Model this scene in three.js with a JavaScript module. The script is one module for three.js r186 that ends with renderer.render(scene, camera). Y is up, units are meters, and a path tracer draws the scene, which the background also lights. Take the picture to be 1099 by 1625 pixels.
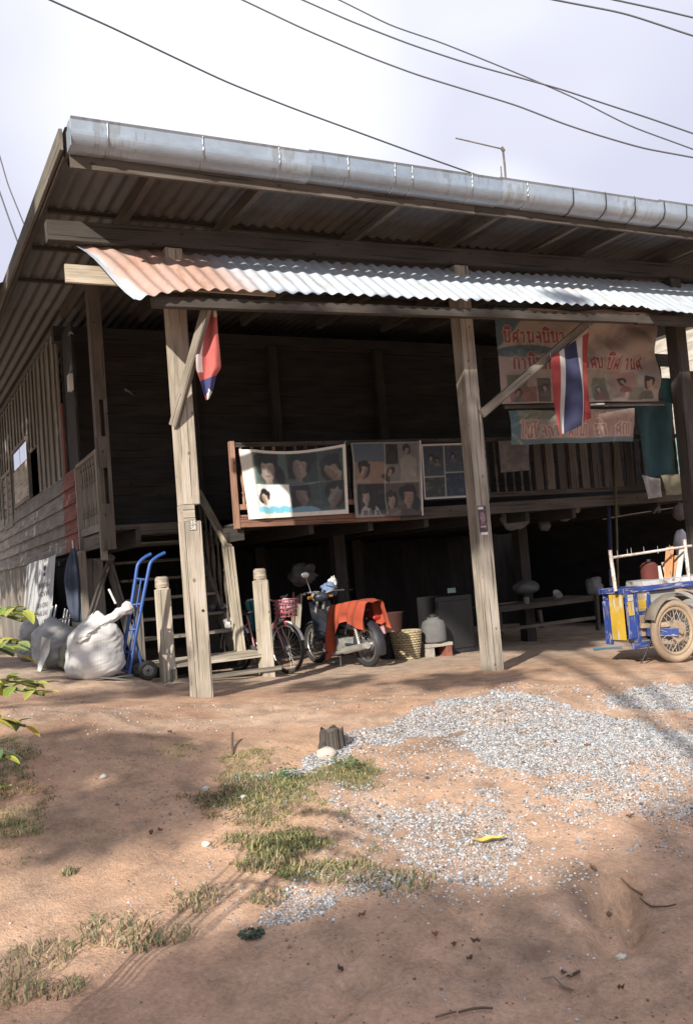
import * as THREE from 'three';
import { RoundedBoxGeometry } from 'three/addons/geometries/RoundedBoxGeometry.js';
import { mergeGeometries } from 'three/addons/utils/BufferGeometryUtils.js';

// ---------------------------------------------------------------- camera, sky, sun, exposure
const scene = new THREE.Scene();
const F = 1453.7, PITCH = 0.059, ROLL = -0.08, YAW = 0.472;
const EYE = new THREE.Vector3(-2.335, 1.013, 7.505);
const camera = new THREE.PerspectiveCamera(2 * Math.atan(812.5 / F) * 180 / Math.PI, 692 / 1024, 0.05, 900);
const FWD = new THREE.Vector3(Math.sin(YAW) * Math.cos(PITCH), Math.sin(PITCH), -Math.cos(YAW) * Math.cos(PITCH));
const RGT = new THREE.Vector3(Math.cos(YAW), 0, Math.sin(YAW));
const UPV = new THREE.Vector3().crossVectors(RGT, FWD);
camera.position.copy(EYE);
camera.up.copy(UPV).multiplyScalar(Math.cos(ROLL)).addScaledVector(RGT, -Math.sin(ROLL));
camera.lookAt(EYE.clone().add(FWD));

const renderer = new THREE.WebGLRenderer({ antialias: true });
renderer.toneMapping = THREE.LinearToneMapping;
renderer.toneMappingExposure = 1.58;
renderer.shadowMap.enabled = true;

const SUN = new THREE.Vector3(-0.66, 0.46, 0.60).normalize();
const sun = new THREE.DirectionalLight(new THREE.Color(1.0, 0.92, 0.80), 5.0);
sun.position.copy(SUN).multiplyScalar(40);
sun.castShadow = true;
sun.shadow.radius = 1.3;
Object.assign(sun.shadow.camera, { left: -16, right: 16, top: 16, bottom: -16, near: 1, far: 90 });
sun.shadow.mapSize.set(4096, 4096);
scene.add(sun);

// ---------------------------------------------------------------- noise
function rng(a) { return () => { a = (a + 0x6d2b79f5) | 0; let t = Math.imul(a ^ (a >>> 15), 1 | a); t = (t + Math.imul(t ^ (t >>> 7), 61 | t)) ^ t; return ((t ^ (t >>> 14)) >>> 0) / 4294967296; }; }
const R = rng(77);
const rr = (a, b) => a + (b - a) * R();
const pick = (a) => a[Math.floor(R() * a.length) % a.length];
const clamp = (x, a = 0, b = 1) => Math.min(b, Math.max(a, x));
const sstep = (a, b, x) => { const t = clamp((x - a) / (b - a)); return t * t * (3 - 2 * t); };
const lerp = (a, b, t) => a + (b - a) * t;
const hash = (x, y, s) => { let h = Math.imul(x, 374761393) ^ Math.imul(y, 668265263) ^ Math.imul(s, 2246822519); h = Math.imul(h ^ (h >>> 13), 1274126177); return ((h ^ (h >>> 16)) >>> 0) / 4294967296; };
function vn(x, y, s = 1, px = 0, py = 0) {
  const xi = Math.floor(x), yi = Math.floor(y), fx = x - xi, fy = y - yi;
  const u = fx * fx * (3 - 2 * fx), v = fy * fy * (3 - 2 * fy);
  const wx = (i) => px ? ((i % px) + px) % px : i, wy = (i) => py ? ((i % py) + py) % py : i;
  const a = hash(wx(xi), wy(yi), s), b = hash(wx(xi + 1), wy(yi), s), c = hash(wx(xi), wy(yi + 1), s), d = hash(wx(xi + 1), wy(yi + 1), s);
  return a + (b - a) * u + (c - a) * v + (a - b - c + d) * u * v;
}
function fbm(x, y, o = 4, s = 1, px = 0, py = 0) { let t = 0, a = 0.5, n = 0; for (let i = 0; i < o; i++) { t += a * vn(x, y, s + i * 17, px, py); n += a; a *= 0.5; x *= 2; y *= 2; px *= 2; py *= 2; } return t / n; }

// ---------------------------------------------------------------- sky: bright thin overcast with lavender-grey patches
{
  const bank = (az, el, w) => [Math.cos(el) * Math.sin(az), Math.sin(el), -Math.cos(el) * Math.cos(az), w];      // bright cloud banks: bearing, height, width
  const banks = [bank(0.40, 0.54, 0.34), bank(0.66, 0.36, 0.15), bank(1.6, 0.6, 0.5), bank(3.0, 0.5, 0.6), bank(-1.2, 0.7, 0.5), bank(4.3, 0.4, 0.4), bank(-0.5, 1.1, 0.4)];
  const W = 512, H = 256, d = new Float32Array(W * H * 4);
  for (let j = 0; j < H; j++) for (let i = 0; i < W; i++) {
    const th = (i + 0.5) / W, el = ((j + 0.5) / H - 0.5) * Math.PI;
    const n = fbm(th * 10, (j / H) * 9, 5, 5, 10, 0), m = fbm(th * 5 + 2, (j / H) * 5, 4, 9, 5, 0);
    let k = sstep(0.40, 0.68, n * 0.55 + m * 0.45); const az = (th - 0.5) * 2 * Math.PI, D = [Math.cos(el) * Math.cos(az), Math.sin(el), Math.cos(el) * Math.sin(az)];
    for (const [x, y, z, w] of banks) { const c = D[0] * x + D[1] * y + D[2] * z, t = Math.acos(clamp(c, -1, 1)); k = Math.max(k, sstep(w, w * 0.45, t + (n - 0.5) * 0.30)); }
    let r = lerp(0.46, 0.67, k), g = lerp(0.47, 0.68, k), b = lerp(0.575, 0.74, k);
    if (el < 0) { r = 0.22; g = 0.17; b = 0.13; }
    const q = (j * W + i) * 4; d[q] = r; d[q + 1] = g; d[q + 2] = b; d[q + 3] = 1;
  }
  const t = new THREE.DataTexture(d, W, H, THREE.RGBAFormat, THREE.FloatType);
  t.mapping = THREE.EquirectangularReflectionMapping; t.magFilter = THREE.LinearFilter; t.minFilter = THREE.LinearFilter; t.wrapS = THREE.RepeatWrapping; t.needsUpdate = true;
  scene.background = t; scene.environment = t;
}

// ---------------------------------------------------------------- layout helper: where a sight line of the photograph meets a plane of the place
function sight(x, y) {
  const u = (x - 549.5) / F, v = (y - 812.5) / F, c = Math.cos(ROLL), s = Math.sin(ROLL);
  return FWD.clone().addScaledVector(RGT, c * u + s * v).addScaledVector(UPV, s * u - c * v);
}
function U(x, y, ax, val) { const d = sight(x, y); return EYE.clone().addScaledVector(d, (val - EYE[ax]) / d[ax]); }
const UZ = (x, y, z) => U(x, y, 'z', z);
function DP(x, y, depth) { return EYE.clone().addScaledVector(sight(x, y), depth); }
function toPx(p) { const q = p.clone().sub(EYE), w = q.dot(FWD), a = q.dot(RGT) / w, b = q.dot(UPV) / w, c = Math.cos(ROLL), s = Math.sin(ROLL); return [549.5 + F * (c * a + s * b), 812.5 + F * (s * a - c * b), w]; }

// ---------------------------------------------------------------- ground height
function gh0(x, z) {
  const lat = x < 0 ? -0.12 * Math.max(x, -1.6) : -0.045 * Math.min(x, 9);
  const s = sstep(0.2, 5.6, z);
  const rise = 0.10 * sstep(-0.1, -1.0, z) * sstep(0.05, -0.3, x) + 0.09 * sstep(-1, -2.4, z) * sstep(0, -0.6, x);
  return lat * (1 - 0.85 * s) - 0.52 * s + rise;
}
function gauss(x, z, cx, cz, rx, rz) { const a = (x - cx) / rx, b = (z - cz) / rz; return Math.exp(-a * a - b * b); }
let RUTS = [];
function gh(x, z) {
  let h = gh0(x, z);
  const far = sstep(14, 40, Math.hypot(x, z - 4));
  const w = sstep(-0.2, 1.2, z);
  h += (fbm(x * 0.7 + 9, z * 0.7 + 4, 4, 3) - 0.5) * lerp(0.05, 0.14, w) * (1 - far);
  h += (fbm(x * 4, z * 4, 3, 21) - 0.5) * lerp(0.012, 0.034, w) * (1 - far);
  for (const r of RUTS) h += 1.15 * r[5] * gauss(x, z, r[0], r[1], r[2], r[3]) * (r[4] ? 0.6 + 0.8 * fbm(x * 9, z * 9, 2, 40) : 1);
  return h;
}
function G(px, py) {           // where a sight line meets the ground
  const d = sight(px, py); let t0 = 0.5, t = 0.5;
  for (let i = 0; i < 4000; i++) { t += 0.02; const p = EYE.clone().addScaledVector(d, t); if (p.y < gh(p.x, p.z)) { t0 = t - 0.02; break; } }
  for (let k = 0; k < 12; k++) { const m = (t0 + t) / 2, p = EYE.clone().addScaledVector(d, m); if (p.y < gh(p.x, p.z)) t = m; else t0 = m; }
  return EYE.clone().addScaledVector(d, t);
}
// ---------------------------------------------------------------- naming helpers
const used = {};
function numbered(n) { const k = used[n] = (used[n] ?? -1) + 1; return k ? n + '_' + String(k).padStart(3, '0') : n; }
function tag(o, label, category, group, kind) { o.userData = {}; if (label) o.userData.label = label; if (category) o.userData.category = category; if (group) o.userData.group = group; if (kind) o.userData.kind = kind; return o; }
function thing(name, label, category, group) { const o = new THREE.Group(); o.name = numbered(name); scene.add(o); return tag(o, label, category, group); }
function part(parent, name, geo, mat) { const m = new THREE.Mesh(geo, mat); m.name = parent === scene ? numbered(name) : name; m.castShadow = m.receiveShadow = true; parent.add(m); return m; }
function solo(name, geo, mat, label, category, group, kind) { const m = part(scene, name, geo, mat); return tag(m, label, category, group, kind); }
function rebase(o) {           // put a group's origin at the base of what it holds
  o.updateMatrixWorld(true); const b = new THREE.Box3().setFromObject(o), c = b.getCenter(new THREE.Vector3()); c.y = b.min.y;
  const inv = o.matrixWorld.clone().invert(); const l = c.clone().applyMatrix4(inv);
  for (const k of o.children) k.position.sub(l);
  o.position.copy(c); return o;
}
const merge = (l) => { const a = l.map((g) => { g = g.index ? g.toNonIndexed() : g; for (const n of Object.keys(g.attributes)) if (!['position', 'normal', 'uv'].includes(n)) g.deleteAttribute(n); return g; }); return mergeGeometries(a, false); };

// ---------------------------------------------------------------- textures
function dtex(W, H, fn, srgb = true) {
  const d = new Uint8Array(W * H * 4), e = (x) => { x = clamp(x); return 255 * (srgb ? (x <= 0.0031308 ? 12.92 * x : 1.055 * Math.pow(x, 1 / 2.4) - 0.055) : x); };
  for (let j = 0; j < H; j++) for (let i = 0; i < W; i++) { const c = fn(i / W, j / H), q = (j * W + i) * 4; d[q] = e(c[0]); d[q + 1] = e(c[1]); d[q + 2] = e(c[2]); d[q + 3] = 255; }
  const t = new THREE.DataTexture(d, W, H); t.wrapS = t.wrapT = THREE.RepeatWrapping; t.magFilter = THREE.LinearFilter; t.minFilter = THREE.LinearMipmapLinearFilter; t.generateMipmaps = true; if (srgb) t.colorSpace = THREE.SRGBColorSpace; t.needsUpdate = true; return t;
}
const knots = [[0.13, 0.22, 0.020], [0.47, 0.71, 0.026], [0.78, 0.40, 0.018], [0.30, 0.91, 0.022], [0.90, 0.12, 0.024], [0.62, 0.55, 0.014], [0.04, 0.60, 0.016]];
function woodVal(u, v) {
  let kn = 0; for (const [x, y, r] of knots) { const dx = (u - x - Math.round(u - x)) * 2.2, dy = (v - y - Math.round(v - y)), q = Math.hypot(dx, dy) / r; kn = Math.max(kn, sstep(1.25, 0.8, q)); v += 0.012 * Math.exp(-q * q * 0.35) * Math.sign(dy); }
  const w = fbm(u * 4, v * 8, 3, 60, 4, 8) * 0.5;
  const a = fbm(u * 3, (v + w * 0.06) * 48, 3, 61, 3, 48), b = fbm(u * 14, v * 128, 2, 62, 14, 128), blot = fbm(u * 5, v * 5, 4, 63, 5, 5);
  const crack = sstep(0.30, 0.22, fbm(u * 2, (v + w * 0.05) * 40, 2, 64, 2, 40));
  return [a, b, blot, Math.max(crack, kn * 0.85)];
}
const woodMap = dtex(512, 512, (u, v) => { const [a, b, c, k] = woodVal(u, v); const t = (0.60 + 0.28 * a + 0.2 * (b - 0.5) + 0.62 * (c - 0.5)) * (1 - 0.66 * k) * 1.14; return [t * 1.03, t, t * (0.94 + 0.1 * (c - 0.5))]; });
const woodBump = dtex(512, 512, (u, v) => { const [a, b, c, k] = woodVal(u, v); const t = 0.5 + 0.5 * (a - 0.5) + 0.4 * (b - 0.5) - 0.4 * k; return [t, t, t]; }, false);
const grit = dtex(512, 512, (u, v) => { const a = fbm(u * 6, v * 6, 4, 70, 6, 6), b = fbm(u * 64, v * 64, 3, 71, 64, 64), c = vn(u * 200, v * 200, 72, 200, 200); const t = 0.72 + 0.5 * (a - 0.5) + 0.36 * (b - 0.5) + 0.16 * (c - 0.5); return [t, t * 0.99, t * 0.975]; });
const gritBump = dtex(512, 512, (u, v) => { const b = fbm(u * 40, v * 40, 4, 73, 40, 40), c = vn(u * 190, v * 190, 74, 190, 190); const t = 0.6 * b + 0.4 * c; return [t, t, t]; }, false);
const zinc = dtex(512, 512, (u, v) => { const a = fbm(u * 5, v * 5, 4, 80, 5, 5), b = fbm(u * 40, v * 6, 3, 81, 40, 6), s = fbm(u * 30, v * 30, 2, 82, 30, 30); const st = sstep(0.62, 0.72, b * 0.5 + a * 0.5); const t = 0.80 + 0.3 * (a - 0.5) + 0.16 * (s - 0.5) - 0.22 * st; return [t * (1 + 0.05 * st), t, t * (1.0 - 0.07 * st)]; });
const weave = dtex(256, 256, (u, v) => { const x = u * 64, y = v * 64, o = (Math.floor(x) + Math.floor(y)) % 2; const e = Math.abs((o ? x : y) % 1 - 0.5) * 2; const d = fbm(u * 5, v * 5, 4, 90, 5, 5); const t = (0.86 - 0.2 * e * e) * (0.74 + 0.5 * d); return [t, t * 0.985, t * 0.95]; });
const cloudy = dtex(256, 256, (u, v) => { const d = fbm(u * 6, v * 6, 5, 95, 6, 6), t = 0.7 + 0.55 * (d - 0.5); return [t, t, t]; });

const std = (c, o = {}) => new THREE.MeshStandardMaterial({ color: new THREE.Color().setRGB(...c), roughness: 0.85, metalness: 0, ...o });
const woodM = (c, o = {}) => std(c, { map: woodMap, bumpMap: woodBump, bumpScale: 0.006, roughness: 0.88, ...o });
const plain = (c, o = {}) => std(c, { map: cloudy, ...o });
const MT = {
  post: [woodM([0.40, 0.36, 0.315]), woodM([0.335, 0.305, 0.272])],
  pale: [woodM([0.50, 0.45, 0.385]), woodM([0.45, 0.405, 0.345]), woodM([0.39, 0.355, 0.31])],
  grey: [woodM([0.20, 0.185, 0.17]), woodM([0.16, 0.148, 0.135]), woodM([0.235, 0.212, 0.188]), woodM([0.175, 0.165, 0.155])],
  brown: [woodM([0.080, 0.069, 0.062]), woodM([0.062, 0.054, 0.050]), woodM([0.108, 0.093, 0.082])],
  dark: [woodM([0.036, 0.034, 0.035]), woodM([0.030, 0.029, 0.031]), woodM([0.042, 0.038, 0.037])],  // wood under cover, toned near black to deepen the shade
  side: [woodM([0.235, 0.22, 0.205]), woodM([0.18, 0.17, 0.16]), woodM([0.28, 0.26, 0.235]), woodM([0.21, 0.20, 0.19])],
  red: [woodM([0.20, 0.065, 0.05]), woodM([0.17, 0.055, 0.045])],
  rail: [woodM([0.25, 0.135, 0.10]), woodM([0.34, 0.20, 0.15])],
  zinc: std([0.36, 0.43, 0.52], { map: zinc, metalness: 0.35, roughness: 0.42 }),
  steel: std([0.55, 0.55, 0.56], { map: cloudy, metalness: 0.85, roughness: 0.35 }),
  blue: std([0.025, 0.095, 0.36], { map: cloudy, roughness: 0.42 }),
  black: std([0.022, 0.022, 0.024], { map: cloudy, roughness: 0.6 }),
  rubber: std([0.028, 0.027, 0.026], { map: cloudy, roughness: 0.9 }),
  mud: std([0.42, 0.32, 0.23], { map: grit, bumpMap: gritBump, bumpScale: 0.004, roughness: 0.95 }),
  white: plain([0.74, 0.74, 0.72], { roughness: 0.6 }),
};

const worn = (c, under, seed, o = {}) => { const t = dtex(256, 256, (u, v) => { const n = fbm(u * 9, v * 9, 4, seed, 9, 9), m = fbm(u * 30, v * 30, 2, seed + 3, 30, 30), k = sstep(0.60, 0.66, n * 0.7 + m * 0.3), s = sstep(0.66, 0.7, fbm(u * 6, v * 40, 3, seed + 5, 6, 40)), g = 0.72 + 0.5 * (fbm(u * 5, v * 5, 4, seed + 7, 5, 5) - 0.3); return c.map((q, i) => lerp(lerp(q * g, under[i] * g, k), [0.30, 0.24, 0.18][i] * g, s * 0.8)); }); return std([1, 1, 1], { map: t, roughness: 0.6, ...o }); };

// ---------------------------------------------------------------- geometry helpers
function metricUV(g, grain, su = 1.5, sv = 0.5, ou = R() * 3, ov = R() * 3) {     // box-projected uv in metres, u along the grain axis
  const p = g.attributes.position, n = g.attributes.normal, uv = new Float32Array(p.count * 2);
  for (let i = 0; i < p.count; i++) {
    const P = [p.getX(i), p.getY(i), p.getZ(i)], N = [Math.abs(n.getX(i)), Math.abs(n.getY(i)), Math.abs(n.getZ(i))];
    const k = N.indexOf(Math.max(...N)), o = [0, 1, 2].filter((q) => q !== k); let a = o[0], b = o[1];
    if (b === grain) [a, b] = [b, a];
    uv[2 * i] = P[a] / su + ou; uv[2 * i + 1] = P[b] / sv + ov + k * 0.31;
  }
  g.setAttribute('uv', new THREE.BufferAttribute(uv, 2)); return g;
}
function bx(w, h, d, r = 0) { const g = r ? new RoundedBoxGeometry(w, h, d, 1, Math.min(r, w / 2.01, h / 2.01, d / 2.01)) : new THREE.BoxGeometry(w, h, d); const s = [w, h, d]; return metricUV(g.index ? g.toNonIndexed() : g, s.indexOf(Math.max(...s))); }
function bxAt(x0, x1, y0, y1, z0, z1, r = 0) { return bx(Math.abs(x1 - x0), Math.abs(y1 - y0), Math.abs(z1 - z0), r).translate((x0 + x1) / 2, (y0 + y1) / 2, (z0 + z1) / 2); }
const V = (x, y, z) => new THREE.Vector3(x, y, z);
function bar(a, b, w, h, r = 0, up = V(0, 1, 0)) {     // a timber from a to b, w wide and h deep
  const d = b.clone().sub(a), L = d.length(); d.normalize(); let s = new THREE.Vector3().crossVectors(up, d); if (s.length() < 1e-3) s = new THREE.Vector3().crossVectors(V(1, 0, 0), d); s.normalize(); const u = new THREE.Vector3().crossVectors(s, d);
  const m = new THREE.Matrix4().makeBasis(d, u, s).setPosition(a.clone().add(b).multiplyScalar(0.5));
  return bx(L, h, w, r).applyMatrix4(m);
}
function rod(a, b, r, n = 10, r2 = r) { const d = b.clone().sub(a), L = d.length(); const g = new THREE.CylinderGeometry(r2, r, L, n); g.translate(0, L / 2, 0); g.applyQuaternion(new THREE.Quaternion().setFromUnitVectors(V(0, 1, 0), d.normalize())); g.translate(a.x, a.y, a.z); return g; }
function tube(pts, r, seg = 24, n = 8, closed = false) { return new THREE.TubeGeometry(new THREE.CatmullRomCurve3(pts, closed, 'catmullrom', 0.35), seg, r, n, closed); }
function lathe(prof, n = 14) { return new THREE.LatheGeometry(prof.map((p) => new THREE.Vector2(p[0], p[1])), n); }
function sweepX(prof, x0, x1) {      // closed profile of [y, z] pairs drawn out along x
  const s = new THREE.Shape(prof.map(([y, z]) => new THREE.Vector2(-z, y))); const g = new THREE.ExtrudeGeometry(s, { depth: x1 - x0, bevelEnabled: false }); g.rotateY(Math.PI / 2); g.translate(x0, 0, 0); return g;
}
// four-cornered cloth; c = [top left, top right, bottom right, bottom left]; disp(u, v) pushes along nrm
function cloth(c, nu, nv, disp, nrm = V(0, 0, 1)) {
  const g = new THREE.PlaneGeometry(1, 1, nu, nv), p = g.attributes.position, uv = g.attributes.uv;
  for (let i = 0; i < p.count; i++) {
    const u = uv.getX(i), v = 1 - uv.getY(i);
    const q = c[0].clone().lerp(c[1], u).lerp(c[3].clone().lerp(c[2], u), v); const o = disp ? disp(u, v) : 0;
    if (typeof o === 'number') q.addScaledVector(nrm, o); else q.add(o);
    p.setXYZ(i, q.x, q.y, q.z);
  }
  g.computeVertexNormals(); return g;
}
function canvasTex(w, h, draw) { const c = document.createElement('canvas'); c.width = w; c.height = h; const x = c.getContext('2d'); draw(x, w, h); const t = new THREE.CanvasTexture(c); t.colorSpace = THREE.SRGBColorSpace; t.needsUpdate = true; return t; }
function lump(rx, ry, rz, amp, freq, seed, nu = 24, nv = 16) {    // an uneven rounded body
  const g = new THREE.SphereGeometry(1, nu, nv), p = g.attributes.position;
  for (let i = 0; i < p.count; i++) { const x = p.getX(i), y = p.getY(i), z = p.getZ(i); const n = 1 + amp * (fbm(x * freq + 20 + z * freq * 0.7, y * freq + 30 - z * freq * 0.6, 3, seed) - 0.5) * 2; p.setXYZ(i, x * n * rx, y * n * ry, z * n * rz); }
  g.computeVertexNormals(); return g;
}

// ---------------------------------------------------------------- ground
{
  const at = (x, y) => { const p = G(x, y); return [p.x, p.z]; };
  const list = [];
  const add = (x, y, rx, rz, rough, amp) => { const [a, b] = at(x, y); list.push([a, b, rx, rz, rough, amp]); };
  for (let i = 0; i < 9; i++) add(948 + i * 3.4, 1405 + i * 12, 0.10, 0.05, 1, -0.055);        // the rut with its tread marks
  for (let i = 0; i < 7; i++) add(985 + i * 4, 1405 + i * 13, 0.07, 0.06, 1, -0.045);
  for (let i = 0; i < 8; i++) add(966 + i * 2.4, 1400 + i * 13, 0.03, 0.03, 1, 0.04);
  add(880, 1540, 0.22, 0.06, 1, -0.045); add(905, 1555, 0.16, 0.035, 1, -0.035); add(850, 1510, 0.3, 0.10, 1, -0.035); add(930, 1520, 0.12, 0.07, 1, 0.035);
  add(760, 1470, 0.20, 0.10, 1, -0.03); add(700, 1515, 0.14, 0.05, 1, -0.02); add(740, 1530, 0.10, 0.04, 1, -0.025);
  for (let i = 0; i < 8; i++) add(575 - i * 7, 1465 + i * 17, 0.035, 0.018, 0, -0.018);          // tyre print running down the road
  for (let i = 0; i < 10; i++) { add(560 - i * 9, 1540 + i * 9, 0.05, 0.03, 0, -0.014); add(590 - i * 9, 1545 + i * 9, 0.05, 0.03, 0, -0.014); }
  add(1010, 1410, 0.30, 0.05, 1, -0.02); add(1030, 1440, 0.35, 0.04, 1, -0.02);
  add(300, 1480, 0.30, 0.05, 1, -0.02); add(420, 1560, 0.35, 0.05, 1, -0.018); add(230, 1550, 0.2, 0.05, 1, -0.015);
  add(960, 1220, 0.9, 0.5, 0, 0.05); add(760, 1120, 0.6, 0.35, 0, 0.04);
  for (const [x, z, q] of [[0, 0.02, 0.16], [2.95, 0.02, 0.17], [0.1, -1.45, 0.13], [1.13, -1.45, 0.13], [5.9, 0, 0.2]]) list.push([x, z, q, q, 1, 0.022]);
  add(130, 1140, 0.30, 0.25, 1, 0.03); add(180, 1180, 0.3, 0.2, 1, 0.03);
  RUTS = list;
}
function axisList(a, b, step, far) { const l = []; for (let v = a; v <= b + 1e-6; v += step) l.push(v); let s = step, v = b; while (v < far) { s *= 1.35; v += s; l.push(v); } s = step; v = a; while (v > -far) { s *= 1.35; v -= s; l.unshift(v); } return l; }
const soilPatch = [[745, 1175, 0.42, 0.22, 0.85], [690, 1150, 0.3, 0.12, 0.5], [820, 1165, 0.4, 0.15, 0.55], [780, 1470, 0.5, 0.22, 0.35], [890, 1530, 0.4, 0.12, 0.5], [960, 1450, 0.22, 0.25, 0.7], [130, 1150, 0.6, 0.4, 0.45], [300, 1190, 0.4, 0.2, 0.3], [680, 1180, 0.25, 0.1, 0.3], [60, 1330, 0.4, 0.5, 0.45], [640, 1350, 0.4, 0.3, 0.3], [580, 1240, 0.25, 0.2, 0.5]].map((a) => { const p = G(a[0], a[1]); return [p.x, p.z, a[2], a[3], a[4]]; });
{
  const xs = axisList(-3.6, 7.4, 0.04, 420), zs = axisList(-3.6, 6.4, 0.04, 420), nx = xs.length, nz = zs.length;
  const pos = new Float32Array(nx * nz * 3), col = new Float32Array(nx * nz * 3), uv = new Float32Array(nx * nz * 2), idx = new Uint32Array((nx - 1) * (nz - 1) * 6);
  for (let j = 0, k = 0; j < nz; j++) for (let i = 0; i < nx; i++, k++) {
    const x = xs[i], z = zs[j], y = gh(x, z); pos.set([x, y, z], 3 * k); uv.set([x / 0.9, z / 0.9], 2 * k);
    const n1 = fbm(x * 0.9 + 5, z * 0.9, 4, 31), n2 = fbm(x * 3.1, z * 3.1 + 7, 4, 32), n3 = fbm(x * 0.35, z * 0.35, 3, 33), n4 = fbm(x * 11, z * 11, 2, 36);
    let c = [0.56, 0.36, 0.24];
    const mix = (t, q) => { t = clamp(t); c = c.map((v, m) => lerp(v, q[m], t)); };
    mix(sstep(0.48, 0.72, n1 * 0.6 + n2 * 0.4) * 0.75, [0.60, 0.43, 0.315]);
    mix(sstep(0.50, 0.30, n2 * 0.6 + n3 * 0.4) * 0.85, [0.43, 0.25, 0.165]);
    mix(sstep(0.3, -1.4, z) * 0.7 * (0.6 + 0.8 * n2), [0.56, 0.45, 0.36]);
    mix(sstep(3.4, 4.6, z + (n1 - 0.5)) * 0.6, [0.50, 0.315, 0.225]);
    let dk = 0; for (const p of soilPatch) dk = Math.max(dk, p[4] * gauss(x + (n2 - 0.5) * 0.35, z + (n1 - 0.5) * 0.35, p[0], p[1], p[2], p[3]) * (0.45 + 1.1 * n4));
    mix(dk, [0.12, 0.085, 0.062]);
    mix(sstep(0.56, 0.70, n4 * 0.6 + n2 * 0.4) * 0.45, [0.25, 0.17, 0.12]);
    if (Math.hypot(x, z) > 14) mix(sstep(14, 30, Math.hypot(x, z)) * 0.8, [0.17, 0.16, 0.07]);
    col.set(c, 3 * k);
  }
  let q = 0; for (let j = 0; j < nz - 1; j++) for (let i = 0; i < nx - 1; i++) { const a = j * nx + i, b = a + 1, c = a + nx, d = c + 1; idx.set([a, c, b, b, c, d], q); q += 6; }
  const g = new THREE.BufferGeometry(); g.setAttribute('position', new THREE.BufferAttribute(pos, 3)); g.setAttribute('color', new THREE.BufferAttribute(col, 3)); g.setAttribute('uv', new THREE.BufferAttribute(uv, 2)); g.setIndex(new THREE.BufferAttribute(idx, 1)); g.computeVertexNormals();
  const m = part(scene, 'ground', g, new THREE.MeshStandardMaterial({ vertexColors: true, map: grit, bumpMap: gritBump, bumpScale: 0.006, roughness: 0.96 })); m.userData = { kind: 'structure' };
}

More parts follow.
